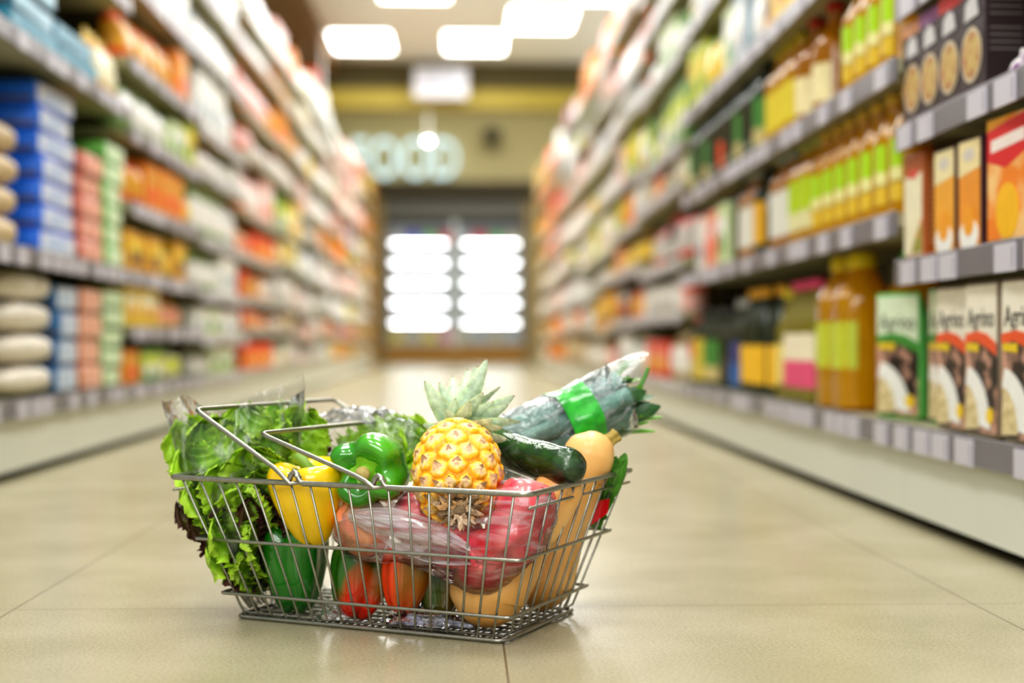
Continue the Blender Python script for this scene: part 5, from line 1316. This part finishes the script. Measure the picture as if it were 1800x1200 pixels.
LP = [
    [['yellow', 'orange', 'green'], ['red', 'orange', 'green', 'yellow'], ['yellow', 'amber', 'lime'], ['orange', 'orange', 'amber'], ['pale green', 'lime', 'white'], ['red', 'white', 'cream', 'orange'], ['white', 'cream', 'grey-blue'], ['white', 'cream'], ['white']],
    [['white', 'pale green', 'green'], ['white', 'white', 'pale green'], ['white', 'white', 'pale green'], ['white', 'grey', 'pale green'], ['white', 'pink', 'cream'], ['white'], ['white'], ['white'], ['white', 'grey']],
    [['red-orange', 'orange'], ['red-orange', 'red'], ['red-orange', 'orange', 'pink'], ['red', 'red-orange'], ['red-orange', 'pink'], ['salmon', 'pink'], ['orange', 'salmon'], ['white', 'pink'], ['grey', 'white']],
    [['white', 'grey', 'lime'], ['grey', 'pink', 'tan'], ['orange', 'cream', 'grey'], ['lime', 'yellow'], ['lime', 'yellow', 'green'], ['pink', 'lime', 'cream'], ['orange', 'pink'], ['cream', 'orange', 'green'], ['white', 'pink', 'orange']],
    [['pink', 'white', 'salmon'], ['red-orange', 'pink'], ['pink', 'grey-blue'], ['grey-blue', 'white'], ['grey-blue', 'dark green', 'white'], ['pink', 'grey'], ['pink', 'white', 'lime'], ['amber', 'cream'], ['white', 'cream', 'grey']],
    [['white', 'grey', 'tan'], ['pink', 'red', 'white'], ['white', 'grey', 'pink'], ['pink', 'white'], ['orange', 'grey-blue'], ['grey', 'pink', 'cream'], ['grey-blue', 'pink'], ['grey', 'cream', 'orange'], ['white', 'grey']],
    [['orange', 'yellow', 'tan'], ['salmon', 'orange', 'pink'], ['orange', 'amber', 'white'], ['pink', 'salmon'], ['orange', 'salmon'], ['orange', 'purple'], ['pink', 'cream'], ['grey', 'pink'], ['grey-blue', 'white']],
    [['yellow', 'amber'], ['pink', 'amber', 'salmon'], ['pink', 'white', 'lime'], ['pale green', 'pink'], ['orange', 'lime', 'amber'], ['purple', 'pink', 'orange'], ['pink', 'cream'], ['pink', 'salmon', 'white'], ['red', 'pink']],
    [['yellow', 'tan'], ['tan', 'amber'], ['pale green', 'cream'], ['cream', 'pink'], ['yellow', 'amber', 'orange'], ['yellow', 'cream'], ['amber', 'pink'], ['cream', 'yellow'], ['amber', 'salmon']],
    [['tan', 'yellow'], ['amber', 'tan'], ['cream', 'tan'], ['yellow', 'cream'], ['yellow', 'amber'], ['amber', 'yellow'], ['amber', 'orange'], ['amber', 'yellow'], ['yellow', 'amber']]]
y = 4.862
for ui, pal in enumerate(LP):
    last = ui == len(LP) - 1
    zf = ZL3 if ui == 0 else [ZL3[0]] + [z + random.Random(700 + ui * 17 + i).uniform(-.045, .045) for i, z in enumerate(ZL3[1:])]
    unit(-1, y, y + 1.29, zf, 2 + ui, tags=ui < 2, end=mat('end_panel_amber', (190, 138, 50), rough=.6) if last else None)
    for si, cols in enumerate(pal):
        gap = (zf[si + 1] if si + 1 < len(zf) else 2.42) - zf[si] - .05
        kinds = ['pouch', 'carton', 'pouch'] if si % 2 else ['carton', 'pouch', 'tin' if gap < .2 else 'jar']
        if ui in (0, 1, 2): kinds = ['pouch', 'carton']
        fill(-1, 2 + ui, si, y, y + 1.29, zf[si] + .004, gap, kinds, cols, 300 + ui * 10 + si, wk=(1.5 if ui in (1, 2) else 1.25) + .10 * max(0, ui - 2), hk=(.78, .97) if ui == 1 else (.72, .94))
    y += 1.292

# ---- labels: each good is singled out by its shelf, unit and place in the row -------
rows = {}
for r in REG: rows.setdefault(r[0], []).append(r)
for (side, ui, si), items in rows.items():
    sn = 'right' if side > 0 else 'left'
    items.sort(key=lambda r: r[1])
    for k, (_w, yy, zz, o, desc, cat, lab) in enumerate(items):
        if not lab: lab = f'{desc}, {ORD[min(k, len(ORD) - 1)]} along the {ORD[si]} shelf of the {ORD[ui]} {sn} unit'
        tag(o, lab, cat, f'goods on the {ORD[si]} shelf up, {ORD[ui]} {sn} unit')
        if 'used' in o: del o['used']

# ------------------------------------------------------------------ light
def area(x, y, z, sx, sy, power, col=(1, .995, .975), rot=(0, 0, 0)):
    l = bpy.data.lights.new('ceiling_or_fill_lamp', 'AREA'); l.shape = 'RECTANGLE'; l.size = sx; l.size_y = sy; l.energy = power; l.color = col
    o = bpy.data.objects.new('ceiling_or_fill_lamp', l); C.objects.link(o); o.location = (x, y, z); o.rotation_euler = rot; return o
for y_ in (.2, 2.6, 5.0, 7.4, 9.8, 12.2, 14.6):
    for x_ in (-.75, .55): area(x_, y_, 3.42, .6, 1.2, (32 + 1.0 * max(0, y_ - 4)) if y_ > 1 else 34)
area(.4, 20.0, 4.8, 3, 3, 260)  # unseen lamp over the far end, power set to brighten the end wall
area(-.5, -1.3, 1.75, 2.2, 1.2, 54, rot=(rad(62), 0, rad(-12)))  # added fill lamp behind the camera, lights the basket from the front
for y_ in (7, 11, 15): area(3.4, y_, 2.3, 2.0, 3.5, 40, rot=(PI, 0, 0)); area(-3.6, y_, 2.3, 1.5, 3.5, 10, rot=(PI, 0, 0))  # added up-facing lamps above the shelving, out of view, to brighten the ceiling
w = bpy.data.worlds.new('shop_ambient'); bpy.context.scene.world = w; w.use_nodes = True
bg = w.node_tree.nodes['Background']; bg.inputs['Color'].default_value = (.98, 1.0, .985, 1); bg.inputs['Strength'].default_value = .48
sc_ = bpy.context.scene
sc_.view_settings.view_transform = 'Standard'; sc_.view_settings.look = 'Medium High Contrast'; sc_.view_settings.exposure = 0.06; sc_.view_settings.gamma = 1.0
sc_.cycles.use_denoising = True
sc_.cycles.transparent_max_bounces = 24; sc_.cycles.max_bounces = 8; sc_.cycles.diffuse_bounces = 4; sc_.cycles.glossy_bounces = 3; sc_.cycles.transmission_bounces = 4
sc_.cycles.caustics_reflective = False; sc_.cycles.caustics_refractive = False
# prototypes that were never placed go away again
for o in [o for o in bpy.data.objects if o.type == 'EMPTY' and o.parent is None and not o.get('label')]:
    for ch in [c for c in o.children_recursive]: bpy.data.objects.remove(ch)
    bpy.data.objects.remove(o)
